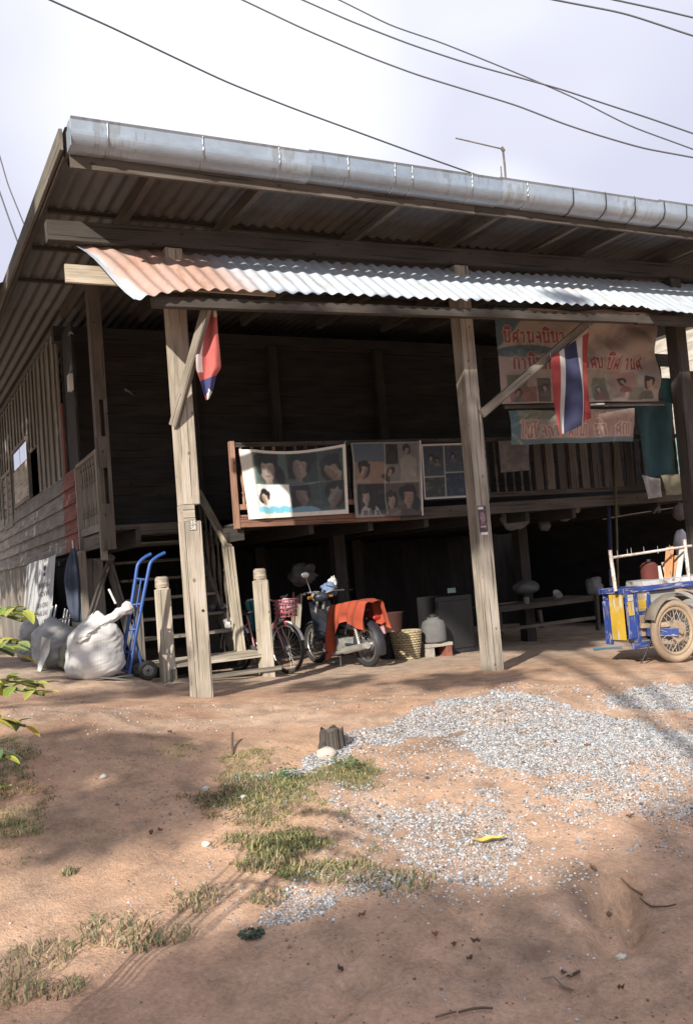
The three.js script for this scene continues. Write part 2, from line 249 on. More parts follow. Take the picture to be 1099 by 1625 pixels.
// ---------------------------------------------------------------- the wooden house
const XE = 9.6;                              // right end of the house, beyond the frame
const house = thing('wooden_house', 'old raised timber house with iron roof, open verandah and shaded space underneath', 'house');
const up = (x) => 0.027 * (x + 0.4);         // the front sags: its beams climb a little to the right
const sub = (parent, name) => { const g = new THREE.Group(); g.name = name; parent.add(g); return g; };
{
  // ---- front posts
  const P = (name, geo, mat, par = house) => part(par, name, geo, mat);
  const PX = [0, 2.95, 5.9];
  const pz = 0.1;
  {
    // the left post keeps an empty mortise on its right side and two small peg holes
    const g0 = gh(0, 0) - 0.12, m0 = UZ(320, 826, pz).y, m1 = UZ(320, 800, pz).y;
    const w = 0.078;
    const p = P('post', merge([bxAt(-w - 0.004, w - 0.002, g0, m0, -0.06, 0.1, 0.008), bxAt(-w, w - 0.055, m0, m1, -0.06, 0.1), bxAt(-w, w, m1, 3.835, -0.06, 0.1, 0.008)]), MT.post[0]);
    const h = UZ(322, 969, pz); P('peg_hole', rod(V(h.x, h.y, 0.095), V(h.x, h.y, 0.104), 0.012), MT.black, p);
    const q = UZ(306, 833, pz);
    const plate = part(p, 'number_plate', bx(0.062, 0.09, 0.004), std([0.6, 0.6, 0.58], { map: canvasTex(96, 144, (x, W, H) => { x.fillStyle = '#8a8680'; x.fillRect(0, 0, W, H); x.fillStyle = '#f4f2ec'; x.font = 'bold 74px sans-serif'; x.textAlign = 'center'; x.fillText('35', W / 2, 66); x.fillText('38', W / 2, 134); }) }));
    plate.geometry = new THREE.BoxGeometry(0.062, 0.09, 0.004); plate.position.set(q.x, q.y, 0.1025);
  }
  {
    const p = P('post', bxAt(2.95 - 0.082, 2.95 + 0.082, gh(2.95, 0) - 0.12, 3.92, -0.06, 0.1, 0.010), MT.post[1]);
    P('post', bxAt(5.9 - 0.08, 5.9 + 0.08, gh(5.9, 0) - 0.12, 4.0, -0.06, 0.1, 0.008), MT.brown[1]);
    P('cleat', bxAt(2.95 + 0.082, 2.95 + 0.12, 1.55, 2.5, -0.05, 0.06, 0.004), MT.grey[0]);
  }
  // ---- top beam on the posts, fascia, purlins, rafters
  P('top_beam', bar(V(-1.03, 3.905, 0.02), V(XE, 3.905 + 0.028 * (XE + 1), 0.02), 0.10, 0.17, 0.006), MT.brown[1]);
  const roofY = (x, z) => 4.33 + 0.008 * x - (z - 0.85) * 0.004;
  P('fascia_board', bar(V(-0.97, 4.17, 0.83), V(2.62, 4.20, 0.83), 0.03, 0.16), MT.brown[2]);
  P('fascia_board', bar(V(2.625, 4.20, 0.832), V(XE, 4.24, 0.832), 0.03, 0.155), MT.brown[0]);
  for (const x of [-0.3, 0.62, 1.95, 3.03, 4.02, 4.66, 5.9, 7.0, 8.1]) P('rafter', bar(V(x, roofY(x, 0.8) - 0.10, 0.81), V(x, roofY(x, -3.4) - 0.10, -3.4), 0.055, 0.11), MT.brown[x > 1.5 ? 2 : 0]);
  for (const z of [0.42, -0.55, -1.5, -2.5]) P('purlin', bar(V(-0.9, roofY(0, z) - 0.02, z), V(XE, roofY(XE, z) - 0.02, z), 0.045, 0.035), MT.brown[1]);
  P('top_plate', bxAt(-0.42, XE, 3.92, 4.1, -3.56, -3.42), MT.dark[0]);
  // ---- roof of corrugated sheets, each its own piece
  const roof = sub(house, 'roof');
  const sheetGeo = (x0, x1, z0, z1, yf, nz = 2, pitch = 0.125, amp = 0.014, skew = null, tint = null) => {
    const nx = Math.round((x1 - x0) / pitch * 8), pos = [], uv = [], idx = [], col = [];
    for (let s = 0; s < 2; s++) for (let j = 0; j <= nz; j++) for (let i = 0; i <= nx; i++) {
      const u = i / nx, v = j / nz; let x = lerp(x0, x1, u), z = lerp(z0, z1, v); if (skew) x += skew(u, v);
      const y = yf(x, z, u, v) + amp * Math.cos((lerp(x0, x1, u)) / pitch * Math.PI * 2) - s * 0.0015;
      pos.push(x, y, z); uv.push(x / 1.1, z / 1.1 + x * 0.03); if (tint) col.push(...tint(x, z));
    }
    const N = (nx + 1) * (nz + 1);
    for (let s = 0; s < 2; s++) for (let j = 0; j < nz; j++) for (let i = 0; i < nx; i++) { const a = s * N + j * (nx + 1) + i, b = a + 1, c = a + nx + 1, d = c + 1; s ? idx.push(a, c, b, b, c, d) : idx.push(a, b, c, b, d, c); }
    const g = new THREE.BufferGeometry(); g.setAttribute('position', new THREE.Float32BufferAttribute(pos, 3)); g.setAttribute('uv', new THREE.Float32BufferAttribute(uv, 2)); if (tint) g.setAttribute('color', new THREE.Float32BufferAttribute(col, 3)); g.setIndex(idx); g.computeVertexNormals(); return g;
  };
  const roofMat = [std([0.15, 0.152, 0.158], { map: zinc, metalness: 0.2, roughness: 0.7 }), std([0.135, 0.125, 0.12], { map: zinc, metalness: 0.3, roughness: 0.65 })];  // sheet colour lowered so the underside reads as deep shade
  for (let i = 0; i < 14; i++) { const x0 = -1.01 + i * 0.75; part(roof, 'roof_sheet', sheetGeo(x0, x0 + 0.78, 0.92, -3.6, (x, z) => roofY(x, z) + 0.018 + (i % 2) * 0.002, 3), roofMat[i % 2]); }
  for (let i = 0; i < 14; i++) { const x0 = -1.01 + i * 0.75; part(roof, 'roof_sheet', sheetGeo(x0, x0 + 0.78, -3.5, -12.5, (x, z) => roofY(x, z) + 0.04 + (i % 2) * 0.002, 4), roofMat[(i + 1) % 2]); }
  // side barge board and the loose sheet edge at the back left
  part(house, 'barge_board', bar(V(-1.03, 4.285, 0.86), V(-1.03, 4.255, -4.2), 0.025, 0.16), MT.grey[1]);
  part(house, 'barge_board', bar(V(-1.0, 4.22, 0.80), V(-1.0, 4.19, -4.2), 0.02, 0.09), MT.brown[1]);
  part(house, 'barge_board', bar(V(-1.03, 4.255, -4.22), V(-1.03, 4.26, -12), 0.025, 0.16), MT.brown[1]);
  part(roof, 'loose_sheet', sheetGeo(-1.36, -1.0, -2.6, -5.6, (x, z) => 4.38 - (-1.0 - x) * 0.5 + 0.02 * Math.sin(z * 3), 8), roofMat[1]);
  // ---- gutter with wire straps
  {
    const y0 = 4.185, prof = [];
    const out = new THREE.CatmullRomCurve3([[0.0, 0.0], [0.008, 0.05], [0.04, 0.11], [0.085, 0.14], [0.15, 0.147], [0.195, 0.15]].map(([y, z]) => V(y, z, 0))).getPoints(16).map((p) => [p.x, p.y]);
    for (const [y, z] of out) prof.push([y0 + y, 0.86 + z]);
    prof.push([y0 + 0.212, 0.86 + 0.163], [y0 + 0.205, 0.86 + 0.135]);
    for (const [y, z] of out.slice().reverse()) prof.push([y0 + y + 0.004, 0.86 + z - 0.006]);
    const gut = sub(house, 'gutter');
    const joints = [-0.985, 0.9, 2.8, 4.75, 6.8, XE];
    for (let i = 0; i < joints.length - 1; i++) part(gut, 'gutter_length', metricUV(sweepX(prof, joints[i], joints[i + 1] + 0.02).translate(0, 0.008 * joints[i] * 0.6 + i * 0.001, (i % 2) * 0.002), 0, 1.4, 0.9), i % 3 === 1 ? std([0.31, 0.38, 0.47], { map: zinc, metalness: 0.35, roughness: 0.38 }) : MT.zinc);
    part(gut, 'end_cap', bxAt(-0.992, -0.987, y0, y0 + 0.19, 0.862, 1.0), MT.zinc);
    for (const px of [172, 323, 444, 553, 627, 655, 750, 838, 910, 962, 1008, 1055, 1090]) {
      const x = U(px, 190 + (px - 102) * 0.15 + 25, 'z', 1.0).x, pts = [];
      for (const [y, z] of [[-0.015, -0.03], [-0.006, 0.02], ...out.slice(1).map(([y, z]) => [y - 0.004, z + 0.006]), [0.216, 0.15]]) pts.push(V(x + rr(-0.004, 0.004), y0 + y + 0.005 * x, 0.86 + z));
      part(gut, 'strap', tube(pts, 0.0055, 18, 5), px > 880 ? MT.rubber : MT.steel);
    }
  }
  // ---- the low canopy in front of the posts
  const can = sub(house, 'canopy');
  const canY = (x, z) => 3.80 + 0.024 * (x + 0.4) - z * 0.76 - 0.05 * Math.max(0, 0.3 - x) * sstep(0.2, 0.65, z);
  const rust = (x, z) => { const n = fbm(x * 3, z * 5, 4, 51), e = sstep(0.72, 0.25, x + (n - 0.5) * 0.5 - (0.65 - z) * -0.2), e2 = sstep(0.06, 0.13, x - (-0.82 + 0.45 * z) + (fbm(z * 30, x * 9, 2, 52) - 0.5) * 0.12); const sp = sstep(0.70, 0.76, fbm(x * 2.4 + 3, z * 10, 4, 53)) * 0.35; const t = Math.max(e * e2 * (0.72 + 0.4 * (n - 0.3)), sp); return [0, 1, 2].map((k) => lerp([0.64, 0.72, 0.82][k], [0.56, 0.30, 0.20][k], clamp(t))); };
  const canMat = new THREE.MeshStandardMaterial({ vertexColors: true, map: zinc, metalness: 0.15, roughness: 0.5 });
  const shs = [[-0.62, 0.30], [0.27, 1.06], [1.03, 1.82], [1.79, 2.58], [2.55, 3.34], [3.31, 4.10], [4.07, 4.86]];
  shs.forEach(([a, b], i) => part(can, 'canopy_sheet', sheetGeo(a, b, -0.03, 0.66 + (i % 2) * 0.012, (x, z, u) => canY(x, z) + i * 0.0022 + (i === 0 ? -0.10 * Math.pow(1 - u, 3) * sstep(0.1, 0.66, z) + 0.02 * (1 - u) : 0), 8, 0.125, 0.012, i === 0 ? (u, v) => (1 - u) * (-0.20 + 0.30 * v) : null, rust), canMat));
  [[4.83, 5.95], [5.9, 7.0], [6.9, 9.4]].forEach(([a, b], i) => part(can, 'canopy_sheet', sheetGeo(a, b, -0.03, 0.72 + 0.04 * i, (x, z) => canY(x, z) + 0.012 + i * 0.002 - sstep(4.8, 6.2, x) * 0.05 * sstep(0.1, 0.7, z), 6, 0.125, 0.005, null, rust), canMat));
  part(can, 'canopy_beam', bar(V(-0.35, 3.205, 0.55), V(4.75, 3.33, 0.55), 0.07, 0.085, 0.006), MT.brown[1]);
  part(can, 'canopy_beam', bar(V(4.755, 3.33, 0.552), V(9.4, 3.43, 0.552), 0.07, 0.10, 0.006), MT.brown[1]);
  { const a = UZ(386, 482, 0.42), b = a.clone().add(V(-0.75, 0.02, 0.0)); part(can, 'log_rail', rod(b, a, 0.042, 12, 0.048), MT.brown[2]); }
  part(can, 'back_rail', bxAt(UZ(103, 440, 0.1).x, 0.9, 3.46, 3.61, 0.102, 0.135, 0.004), MT.pale[0]);
  part(can, 'back_rail', bxAt(0.905, 9.3, 3.60, 3.72, 0.102, 0.14), MT.brown[0]);
  { const a = V(-0.10, 2.30, 0.08), b = UZ(331, 478, 0.52); part(can, 'brace', bar(a, b, 0.045, 0.085, 0.004), MT.grey[2]); }
  { const a = UZ(764, 657, 0.125), b = UZ(942, 503, 0.125); part(can, 'brace', bar(a, b, 0.04, 0.085, 0.004), MT.grey[2]); }

  // ---- left wall: lapped boards below, upright boards above, red corner panel
  const wall = sub(house, 'wall'), XW = -0.35;
  const lap = (y0, y1, za, zb, tilt) => { const g = bx(0.022, y1 - y0 + 0.035, Math.abs(zb - za) - 0.002); g.rotateZ(-0.16); g.rotateX(tilt / 4); g.translate(XW - 0.022, (y0 + y1) / 2 - 0.008, (za + zb) / 2); return g; };
  const yb = [1.45, 1.65, 1.80, 1.985, 2.17, 2.34];
  for (let i = 0; i < 5; i++) {
    let z = -3.62; const segs = i % 2 ? [4.1, 5.2] : [5.6, 3.6];
    for (const L of segs) {
      const dy = rr(-0.008, 0.008), tilt = rr(-0.006, 0.006);
      part(wall, 'siding_board', lap(yb[i] + dy, yb[i + 1] + dy, z, z - L, tilt), MT.side[(i + (L > 5 ? 1 : 0)) % 4]); z -= L + 0.004;
    }
    part(wall, 'red_board', lap(yb[i], yb[i + 1], -2.84, -3.61, 0), MT.red[i % 2]);
  }
  part(wall, 'red_board', bxAt(XW - 0.012, XW + 0.012, 2.36, 3.2, -3.50, -3.62), MT.red[1]);
  // upright boards, uneven and gapped
  for (let z = -3.64, i = 0; z > -11.2; i++) {
    const w = rr(0.13, 0.21); const cut = z < -5.5 && z > -6.35;         // window leaf stands here
    const y0 = cut ? 3.0 : 2.33 + rr(-0.02, 0.02);
    part(wall, 'upright_board', bxAt(XW - 0.010 - (i % 2) * 0.012, XW + 0.008, y0, 4.1, z - w + 0.006, z), MT.side[(i * 7 + 3) % 4]);
    if (i % 2) part(wall, 'batten', bxAt(XW - 0.034, XW - 0.0225, y0 + 0.02, 4.05, z - 0.022, z + 0.016), MT.side[(i + 1) % 4]);
    z -= w;
  }
  const win = (z0, z1, y0, y1, name) => {
    const w = sub(house, name), F2 = 0.05;
    part(w, 'frame', merge([bxAt(XW - 0.05, XW, y0, y1, z0 - F2, z0), bxAt(XW - 0.05, XW, y0, y1, z1, z1 + F2), bxAt(XW - 0.05, XW, y1, y1 + F2, z1, z0), bxAt(XW - 0.05, XW, y0 - F2, y0, z1, z0)]), MT.grey[0]);
    return w;
  };
  {
    const a = U(50, 740, 'x', XW), b = U(25, 750, 'x', XW); const z0 = a.z, z1 = b.z;
    const w = win(z0, z1, 2.40, 3.22, 'window');
    part(w, 'shutter', bxAt(XW - 0.04, XW - 0.012, 2.41, 2.92, z1 + 0.055, (z0 + z1) / 2 - 0.004), MT.pale[2]); part(w, 'shutter', bxAt(XW - 0.043, XW - 0.012, 2.41, 2.92, (z0 + z1) / 2 + 0.004, z0 - 0.055), MT.pale[2]);
    const glass = new THREE.MeshPhysicalMaterial({ color: 0x9fb4cc, roughness: 0.12, metalness: 0.0, ior: 1.5, clearcoat: 1 });
    part(w, 'pane', bxAt(XW - 0.035, XW - 0.03, 2.94, 3.2, (z0 + z1) / 2 + 0.02, z0 - 0.06), glass); part(w, 'pane', bxAt(XW - 0.035, XW - 0.03, 2.94, 3.2, z1 + 0.06, (z0 + z1) / 2 - 0.02), glass);
    const w2 = win(-8.2, -9.4, 2.15, 3.0, 'window');
    for (let k = 0; k < 6; k++) part(w2, 'louvre', bxAt(XW - 0.035, XW - 0.02, 2.2 + k * 0.13, 2.31 + k * 0.13, -9.34, -8.26).rotateZ(0), MT.grey[k % 4]);
    part(w2, 'mullion', bxAt(XW - 0.055, XW - 0.036, 2.16, 2.99, -8.82, -8.77), MT.pale[1]);
  }
  // ---- body of the upper house: back wall of the verandah in level boards, with a doorway frame
  const back = sub(house, 'verandah_wall'), gapX = U(1044, 560, 'z', -3.5).x, gapY = U(1046, 588, 'z', -3.5).y;
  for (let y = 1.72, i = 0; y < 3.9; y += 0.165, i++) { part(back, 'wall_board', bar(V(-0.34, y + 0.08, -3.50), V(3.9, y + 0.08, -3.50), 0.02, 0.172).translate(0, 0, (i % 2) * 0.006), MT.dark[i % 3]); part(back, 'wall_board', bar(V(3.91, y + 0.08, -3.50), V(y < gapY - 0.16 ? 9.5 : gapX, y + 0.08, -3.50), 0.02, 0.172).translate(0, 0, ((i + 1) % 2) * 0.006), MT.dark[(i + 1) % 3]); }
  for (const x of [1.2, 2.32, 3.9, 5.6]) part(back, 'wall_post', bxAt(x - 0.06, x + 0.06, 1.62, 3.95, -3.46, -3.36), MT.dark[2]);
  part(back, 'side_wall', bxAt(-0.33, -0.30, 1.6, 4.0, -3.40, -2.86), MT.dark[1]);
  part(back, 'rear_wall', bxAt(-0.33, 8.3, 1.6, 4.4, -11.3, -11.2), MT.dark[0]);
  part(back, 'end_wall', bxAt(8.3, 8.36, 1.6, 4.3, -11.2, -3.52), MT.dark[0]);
  { const q = U(142, 585, 'x', -0.30); const s = bxAt(q.x - 0.03, q.x + 0.03, q.y - 0.09, q.y + 0.10, q.z - 0.12, q.z + 0.12); part(back, 'meter_box', bxAt(-0.40, -0.36, q.y - 0.10, q.y + 0.08, -2.86, -2.72), MT.white); }

  // ---- verandah floor, edge beams and posts
  const ver = sub(house, 'verandah');
  const FY = 1.56;
  for (let x = -0.36, i = 0; x < 9.5; i++) { const w = 0.19; const stair = x > -0.02 && x < 1.1; part(ver, 'floor_board', bxAt(x, x + w - 0.006, FY, FY + 0.025, stair ? -3.40 : -1.72, -3.5 - (i % 2) * 0.01), MT.brown[i % 3]); x += w; }
  part(ver, 'inner_floor', bxAt(-0.34, 7.6, FY - 0.03, FY + 0.02, -11.2, -3.52), MT.dark[0]);
  part(ver, 'edge_beam', bar(V(1.06, FY + 0.005, -1.69), V(3.05, FY - 0.01, -1.69), 0.045, 0.11, 0.006), MT.rail[0]);
  part(ver, 'edge_beam', bar(V(3.055, FY, -1.70), V(9.5, FY + 0.09, -1.70), 0.05, 0.14, 0.006), MT.brown[0]);
  part(ver, 'stair_beam', bar(V(-0.30, 1.645, -3.36), V(1.2, 1.645, -3.36), 0.06, 0.14, 0.006), MT.grey[0]);
  part(ver, 'stair_beam', bar(V(-0.30, 1.47, -3.30), V(1.2, 1.47, -3.30), 0.05, 0.04, 0.004), MT.grey[2]);
  part(ver, 'side_beam', bxAt(-0.37, -0.32, 1.40, 1.54, -3.5, -1.72), MT.brown[2]);
  part(ver, 'side_beam', bxAt(-0.03, 0.02, 1.38, 1.55, -3.3, -1.72), MT.dark[2]);
  part(ver, 'side_beam', bxAt(1.08, 1.13, 1.38, 1.54, -3.3, -1.72), MT.dark[2]);
  for (let i = 0; i < 10; i++) part(ver, 'joist', bxAt(1.9 + i * 0.75, 1.96 + i * 0.75, 1.40, 1.545, -7.5, -1.74), MT.dark[i % 3]);
  // corner post with two mortise slots
  {
    const a = U(150, 520, 'x', -0.35), zc = -1.52, x0 = -0.41, x1 = -0.29;
    const s1 = U(163, 700, 'x', -0.29).y, s2 = U(163, 640, 'x', -0.29).y, s3 = U(178, 800, 'x', -0.29).y, s4 = U(176, 742, 'x', -0.29).y;
    const L = [bxAt(x0, x1, 1.36, s3, zc - 0.07, zc + 0.05), bxAt(x0, x1, s4, s1, zc - 0.07, zc + 0.05), bxAt(x0, x1, s2, 4.0, zc - 0.07, zc + 0.05)];
    for (const [u, v] of [[s3, s4], [s1, s2]]) L.push(bxAt(x0, x0 + 0.045, u, v, zc - 0.07, zc + 0.05), bxAt(x1 - 0.035, x1, u, v, zc - 0.07, zc + 0.05), bxAt(x0 + 0.045, x1 - 0.035, u, v, zc - 0.07, zc - 0.04));
    part(ver, 'post', merge(L), MT.brown[2]);  // dark tone stands in for the shade on this post
    const q = bxAt(-0.46, -0.38, gh(-0.42, -2.5) - 0.1, 1.40, -2.62, -2.50, 0.008); part(ver, 'stump_post', q, MT.grey[2]);
    part(ver, 'stump_post', bxAt(-0.36, -0.16, gh(-0.3, -2.5) - 0.1, 1.32, -2.8, -2.74), MT.grey[0]);
  }
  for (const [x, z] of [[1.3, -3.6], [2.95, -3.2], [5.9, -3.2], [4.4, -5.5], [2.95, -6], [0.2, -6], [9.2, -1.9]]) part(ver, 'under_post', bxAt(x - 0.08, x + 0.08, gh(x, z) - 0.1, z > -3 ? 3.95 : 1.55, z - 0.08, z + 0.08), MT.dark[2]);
  // turned balusters shared by the rails
  const balG = lathe([[0.0, 0], [0.017, 0], [0.017, 0.10], [0.010, 0.115], [0.020, 0.135], [0.011, 0.16], [0.013, 0.2], [0.021, 0.27], [0.023, 0.33], [0.016, 0.40], [0.010, 0.43], [0.019, 0.45], [0.010, 0.47], [0.012, 0.55], [0.018, 0.585], [0.017, 0.6], [0.017, 0.68], [0.0, 0.68]], 10);
  const bal = (par, x, y, z, h, m) => { const b = part(par, 'baluster', balG, m); b.position.set(x, y, z); b.scale.set(1, h / 0.68, 1); return b; };
  {
    const r = sub(house, 'side_balustrade');
    part(r, 'rail', bar(V(-0.36, 2.36, -1.58), V(-0.36, 2.335, -2.76), 0.06, 0.045, 0.006), MT.grey[0]);
    part(r, 'rail', bar(V(-0.36, 1.60, -1.62), V(-0.36, 1.60, -2.72), 0.04, 0.085, 0.004), MT.grey[0]);
    part(r, 'newel', bxAt(-0.40, -0.33, 1.42, 2.32, -2.78, -2.71, 0.004), MT.grey[2]); part(r, 'newel', bxAt(-0.42, -0.36, 1.26, 2.36, -1.60, -1.535, 0.004), MT.grey[2]);
    for (let i = 0; i < 8; i++) bal(r, -0.36, 1.643, -1.72 - i * 0.125, 0.69, MT.grey[i % 4]);
  }
  {
    const r = sub(house, 'front_balustrade');
    part(r, 'rail', bar(V(1.06, 1.73, -1.70), V(2.6, 1.735, -1.70), 0.045, 0.06, 0.004), MT.rail[1]); part(r, 'rail', bar(V(2.605, 1.735, -1.701), V(9.5, 1.77, -1.701), 0.045, 0.06, 0.004), MT.brown[1]);  // right run coloured darker to imitate the shade there
    part(r, 'sill_board', bxAt(1.075, 1.42, 1.625, 1.645, -1.72, -1.68), MT.rail[1]);
    part(r, 'rail', bar(V(1.06, 2.40, -1.70), V(9.5, 2.475, -1.70), 0.05, 0.05, 0.004), MT.brown[0]);
    part(r, 'newel', bxAt(1.02, 1.075, 1.5, 2.44, -1.73, -1.66, 0.005), MT.rail[1]);
    for (let i = 0; i < 64; i++) bal(r, 1.15 + i * 0.128, 1.76, -1.70, 0.63, i < 4 ? MT.rail[1] : MT.brown[i % 3]);
  }
  // ---- stair: front newels, broad bottom landing, open treads, rear newels with turned rails
  const st = sub(house, 'stair');
  {
    const newel = (x, z, y1, m) => { const g = gh(x, z) - 0.06; const nw = part(st, 'newel', merge([bxAt(x - 0.066, x + 0.066, g, y1 - 0.125, z - 0.066, z + 0.066, 0.008), bxAt(x - 0.05, x + 0.05, y1 - 0.125, y1 - 0.105, z - 0.05, z + 0.05), rod(V(x, y1 - 0.105, z), V(x, y1 - 0.02, z), 0.069, 14, 0.066), rod(V(x, y1 - 0.02, z), V(x, y1, z), 0.066, 14, 0.05)]), m); return nw; };
    newel(UZ(262, 1000, -1.45).x, -1.45, UZ(254, 915, -1.45).y, MT.pale[0]); newel(UZ(418, 990, -1.45).x, -1.45, UZ(413, 902, -1.45).y, MT.pale[1]);
    const ly = 0.185;
    part(st, 'landing_board', bxAt(0.10, 1.24, ly - 0.035, ly, -1.80, -1.40, 0.005), MT.pale[1]); part(st, 'landing_board', bxAt(0.10, 1.24, ly - 0.037, ly - 0.002, -2.2, -1.805, 0.005), MT.pale[0]);
    part(st, 'landing_bearer', bxAt(0.12, 1.30, 0.0, 0.045, -1.40, -1.36, 0.003), MT.grey[2]); part(st, 'landing_bearer', bxAt(0.14, 0.20, -0.04, ly - 0.04, -1.42, -1.38), MT.grey[0]);
    part(st, 'kick_board', bxAt(0.16, 1.2, 0.0, 0.12, -2.18, -2.15), MT.dark[1]);
    const ys = [0.42, 0.62, 0.84, 1.06, 1.27, 1.47];
    ys.forEach((y, i) => { const z = -2.24 - i * 0.205; part(st, 'tread', bxAt(0.06, 1.08, y - 0.032, y, z - 0.24, z, 0.004), MT.pale[2 - (i % 2) * 0 ] && (i < 3 ? MT.grey[2] : MT.brown[2])); });
    for (const x of [0.0, 1.09]) part(st, 'stringer', bar(V(x + 0.025, 0.06, -2.12), V(x + 0.025, 1.50, -3.50), 0.04, 0.20), MT.grey[0]);
    // rear newel, sloping handrail and balusters on the right
    const a = UZ(384, 1015, -2.12), b = UZ(362, 868, -2.12);
    part(st, 'newel', bar(V(1.13, 0.15, -2.10), V(b.x, b.y, -2.12), 0.10, 0.10, 0.006, V(0, 0, 1)), MT.pale[1]);
    const top = U(314, 780, 'x', 1.10), h0 = V(b.x, b.y - 0.01, -2.10);
    part(st, 'handrail', bar(h0, top, 0.075, 0.06, 0.006), MT.pale[1]);
    for (let i = 0; i < 5; i++) { const t = 0.1 + i * 0.19, p = h0.clone().lerp(top, t), y0 = lerp(0.42, 1.27, t); bal(st, p.x - 0.03, y0, p.z, p.y - y0 - 0.02, MT.brown[2]); }
    part(st, 'newel', bxAt(0.0, 0.08, 0.0, 1.0, -2.16, -2.08, 0.005), MT.grey[1]);
  }
  // ---- the dark space beneath: planks added round it to keep light out
  const und = sub(house, 'added_underfloor_wall');
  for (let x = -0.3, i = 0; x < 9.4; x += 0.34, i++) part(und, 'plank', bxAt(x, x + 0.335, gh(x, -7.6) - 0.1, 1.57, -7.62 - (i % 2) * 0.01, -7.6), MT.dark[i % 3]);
  part(und, 'side_plank', bxAt(9.4, 9.43, -0.8, 1.5, -7.6, -1.4), MT.dark[0]);
  for (let i = 0; i < 12; i++) part(und, 'side_plank', bxAt(XW - 0.02, XW, gh(XW, -5) - 0.1, 1.46, -4.9 - i * 0.5, -5.385 - i * 0.5), MT.grey[i % 4]);
  part(und, 'side_plank', bxAt(XW + 0.02, XW + 0.04, 0, 1.5, -4.9, -3.1), MT.dark[0]);
}

// ---------------------------------------------------------------- flags
const flagMat = (rep) => { const t = dtex(64, 128, (u, v) => { const s = rep(u, v), n = 0.86 + 0.28 * (fbm(u * 8, v * 8, 3, 120) - 0.5); const c = s < 1 / 6 || s > 5 / 6 ? [0.31, 0.045, 0.045] : s < 1 / 3 || s > 2 / 3 ? [0.50, 0.48, 0.46] : [0.026, 0.03, 0.08]; return c.map((k) => k * n); }); t.wrapS = t.wrapT = THREE.ClampToEdgeWrapping; return new THREE.MeshPhysicalMaterial({ map: t, roughness: 0.95, transmission: 0.12, thickness: 0 }); };
{
  const c = [UZ(871, 567, 0.19), UZ(936, 526, 0.22), UZ(935, 664, 0.24), UZ(884, 697, 0.20)];
  const g = cloth(c, 40, 40, (u, v) => 0.045 * Math.sin(u * 11 + v * 1.5) * (0.25 + v) + 0.03 * Math.sin(u * 5 - v * 4 + 1));
  const f = thing('national_flag', 'striped flag hanging open from the diagonal timber right of the middle post', 'flag');
  part(f, 'cloth', g, flagMat((u) => u));
  part(f, 'cord', merge([rod(UZ(873, 568, 0.17), UZ(872, 556, 0.13), 0.005, 6), rod(UZ(935, 528, 0.2), UZ(934, 512, 0.13), 0.005, 6)]), MT.white); rebase(f);
}
{
  // the other flag hangs bunched from the brace of the left post, with only one edge spread
  const f = thing('national_flag', 'faded flag bunched in narrow folds, mostly red, hanging at the brace of the left post', 'flag');
  const rows = [[478, 322, 341, 0], [500, 318, 344, 0], [530, 313, 346, 1], [560, 310, 349, 2], [585, 311, 351, 3], [598, 316, 343, 3], [618, 322, 339, 4], [634, 327, 332, 4]];
  const NU = 26, NV = 34, pos = [], uv = [], idx = [];
  for (let j = 0; j <= NV; j++) { const t = j / NV * (rows.length - 1), k = Math.min(rows.length - 2, Math.floor(t)), q = t - k; const y = lerp(rows[k][0], rows[k + 1][0], q), a = lerp(rows[k][1], rows[k + 1][1], q), b = lerp(rows[k][2], rows[k + 1][2], q);
    for (let i = 0; i <= NU; i++) { const u = i / NU; const w = UZ(lerp(a, b, u), y - (u - 0.5) * 3, 0.40 + 0.022 * Math.sin(u * 8 + j * 0.09) - 0.10 * (j / NV)); pos.push(w.x, w.y, w.z); uv.push(u, j / NV); } }
  for (let j = 0; j < NV; j++) for (let i = 0; i < NU; i++) { const a = j * (NU + 1) + i, b = a + 1, c = a + NU + 1, d = c + 1; idx.push(a, c, b, b, c, d); }
  const g = new THREE.BufferGeometry(); g.setAttribute('position', new THREE.Float32BufferAttribute(pos, 3)); g.setAttribute('uv', new THREE.Float32BufferAttribute(uv, 2)); g.setIndex(idx); g.computeVertexNormals();
  const t = dtex(96, 128, (u, v) => { const n = 0.85 + 0.3 * (fbm(u * 8, v * 8, 3, 121) - 0.5); let c = [0.46, 0.11, 0.10]; const e = 0.30 - 0.05 * v + 0.04 * Math.sin(v * 9); if (v < 0.62 && u > e - 0.22 && u < e + 0.02) c = [0.72, 0.68, 0.64]; if (v > 0.70 + 0.05 * (1 - u)) c = [0.05, 0.055, 0.16]; if (v > 0.83 + 0.12 * (u < 0.5 ? 1 - u : u - 0.4)) c = u < 0.35 ? [0.6, 0.2, 0.18] : [0.74, 0.70, 0.68]; if (v < 0.16 && u > 0.75) c = [0.75, 0.72, 0.68]; return c.map((k) => k * n); });
  t.wrapS = t.wrapT = THREE.ClampToEdgeWrapping;
  part(f, 'cloth', g, std([1, 1, 1], { map: t, roughness: 0.95 })); rebase(f);
}

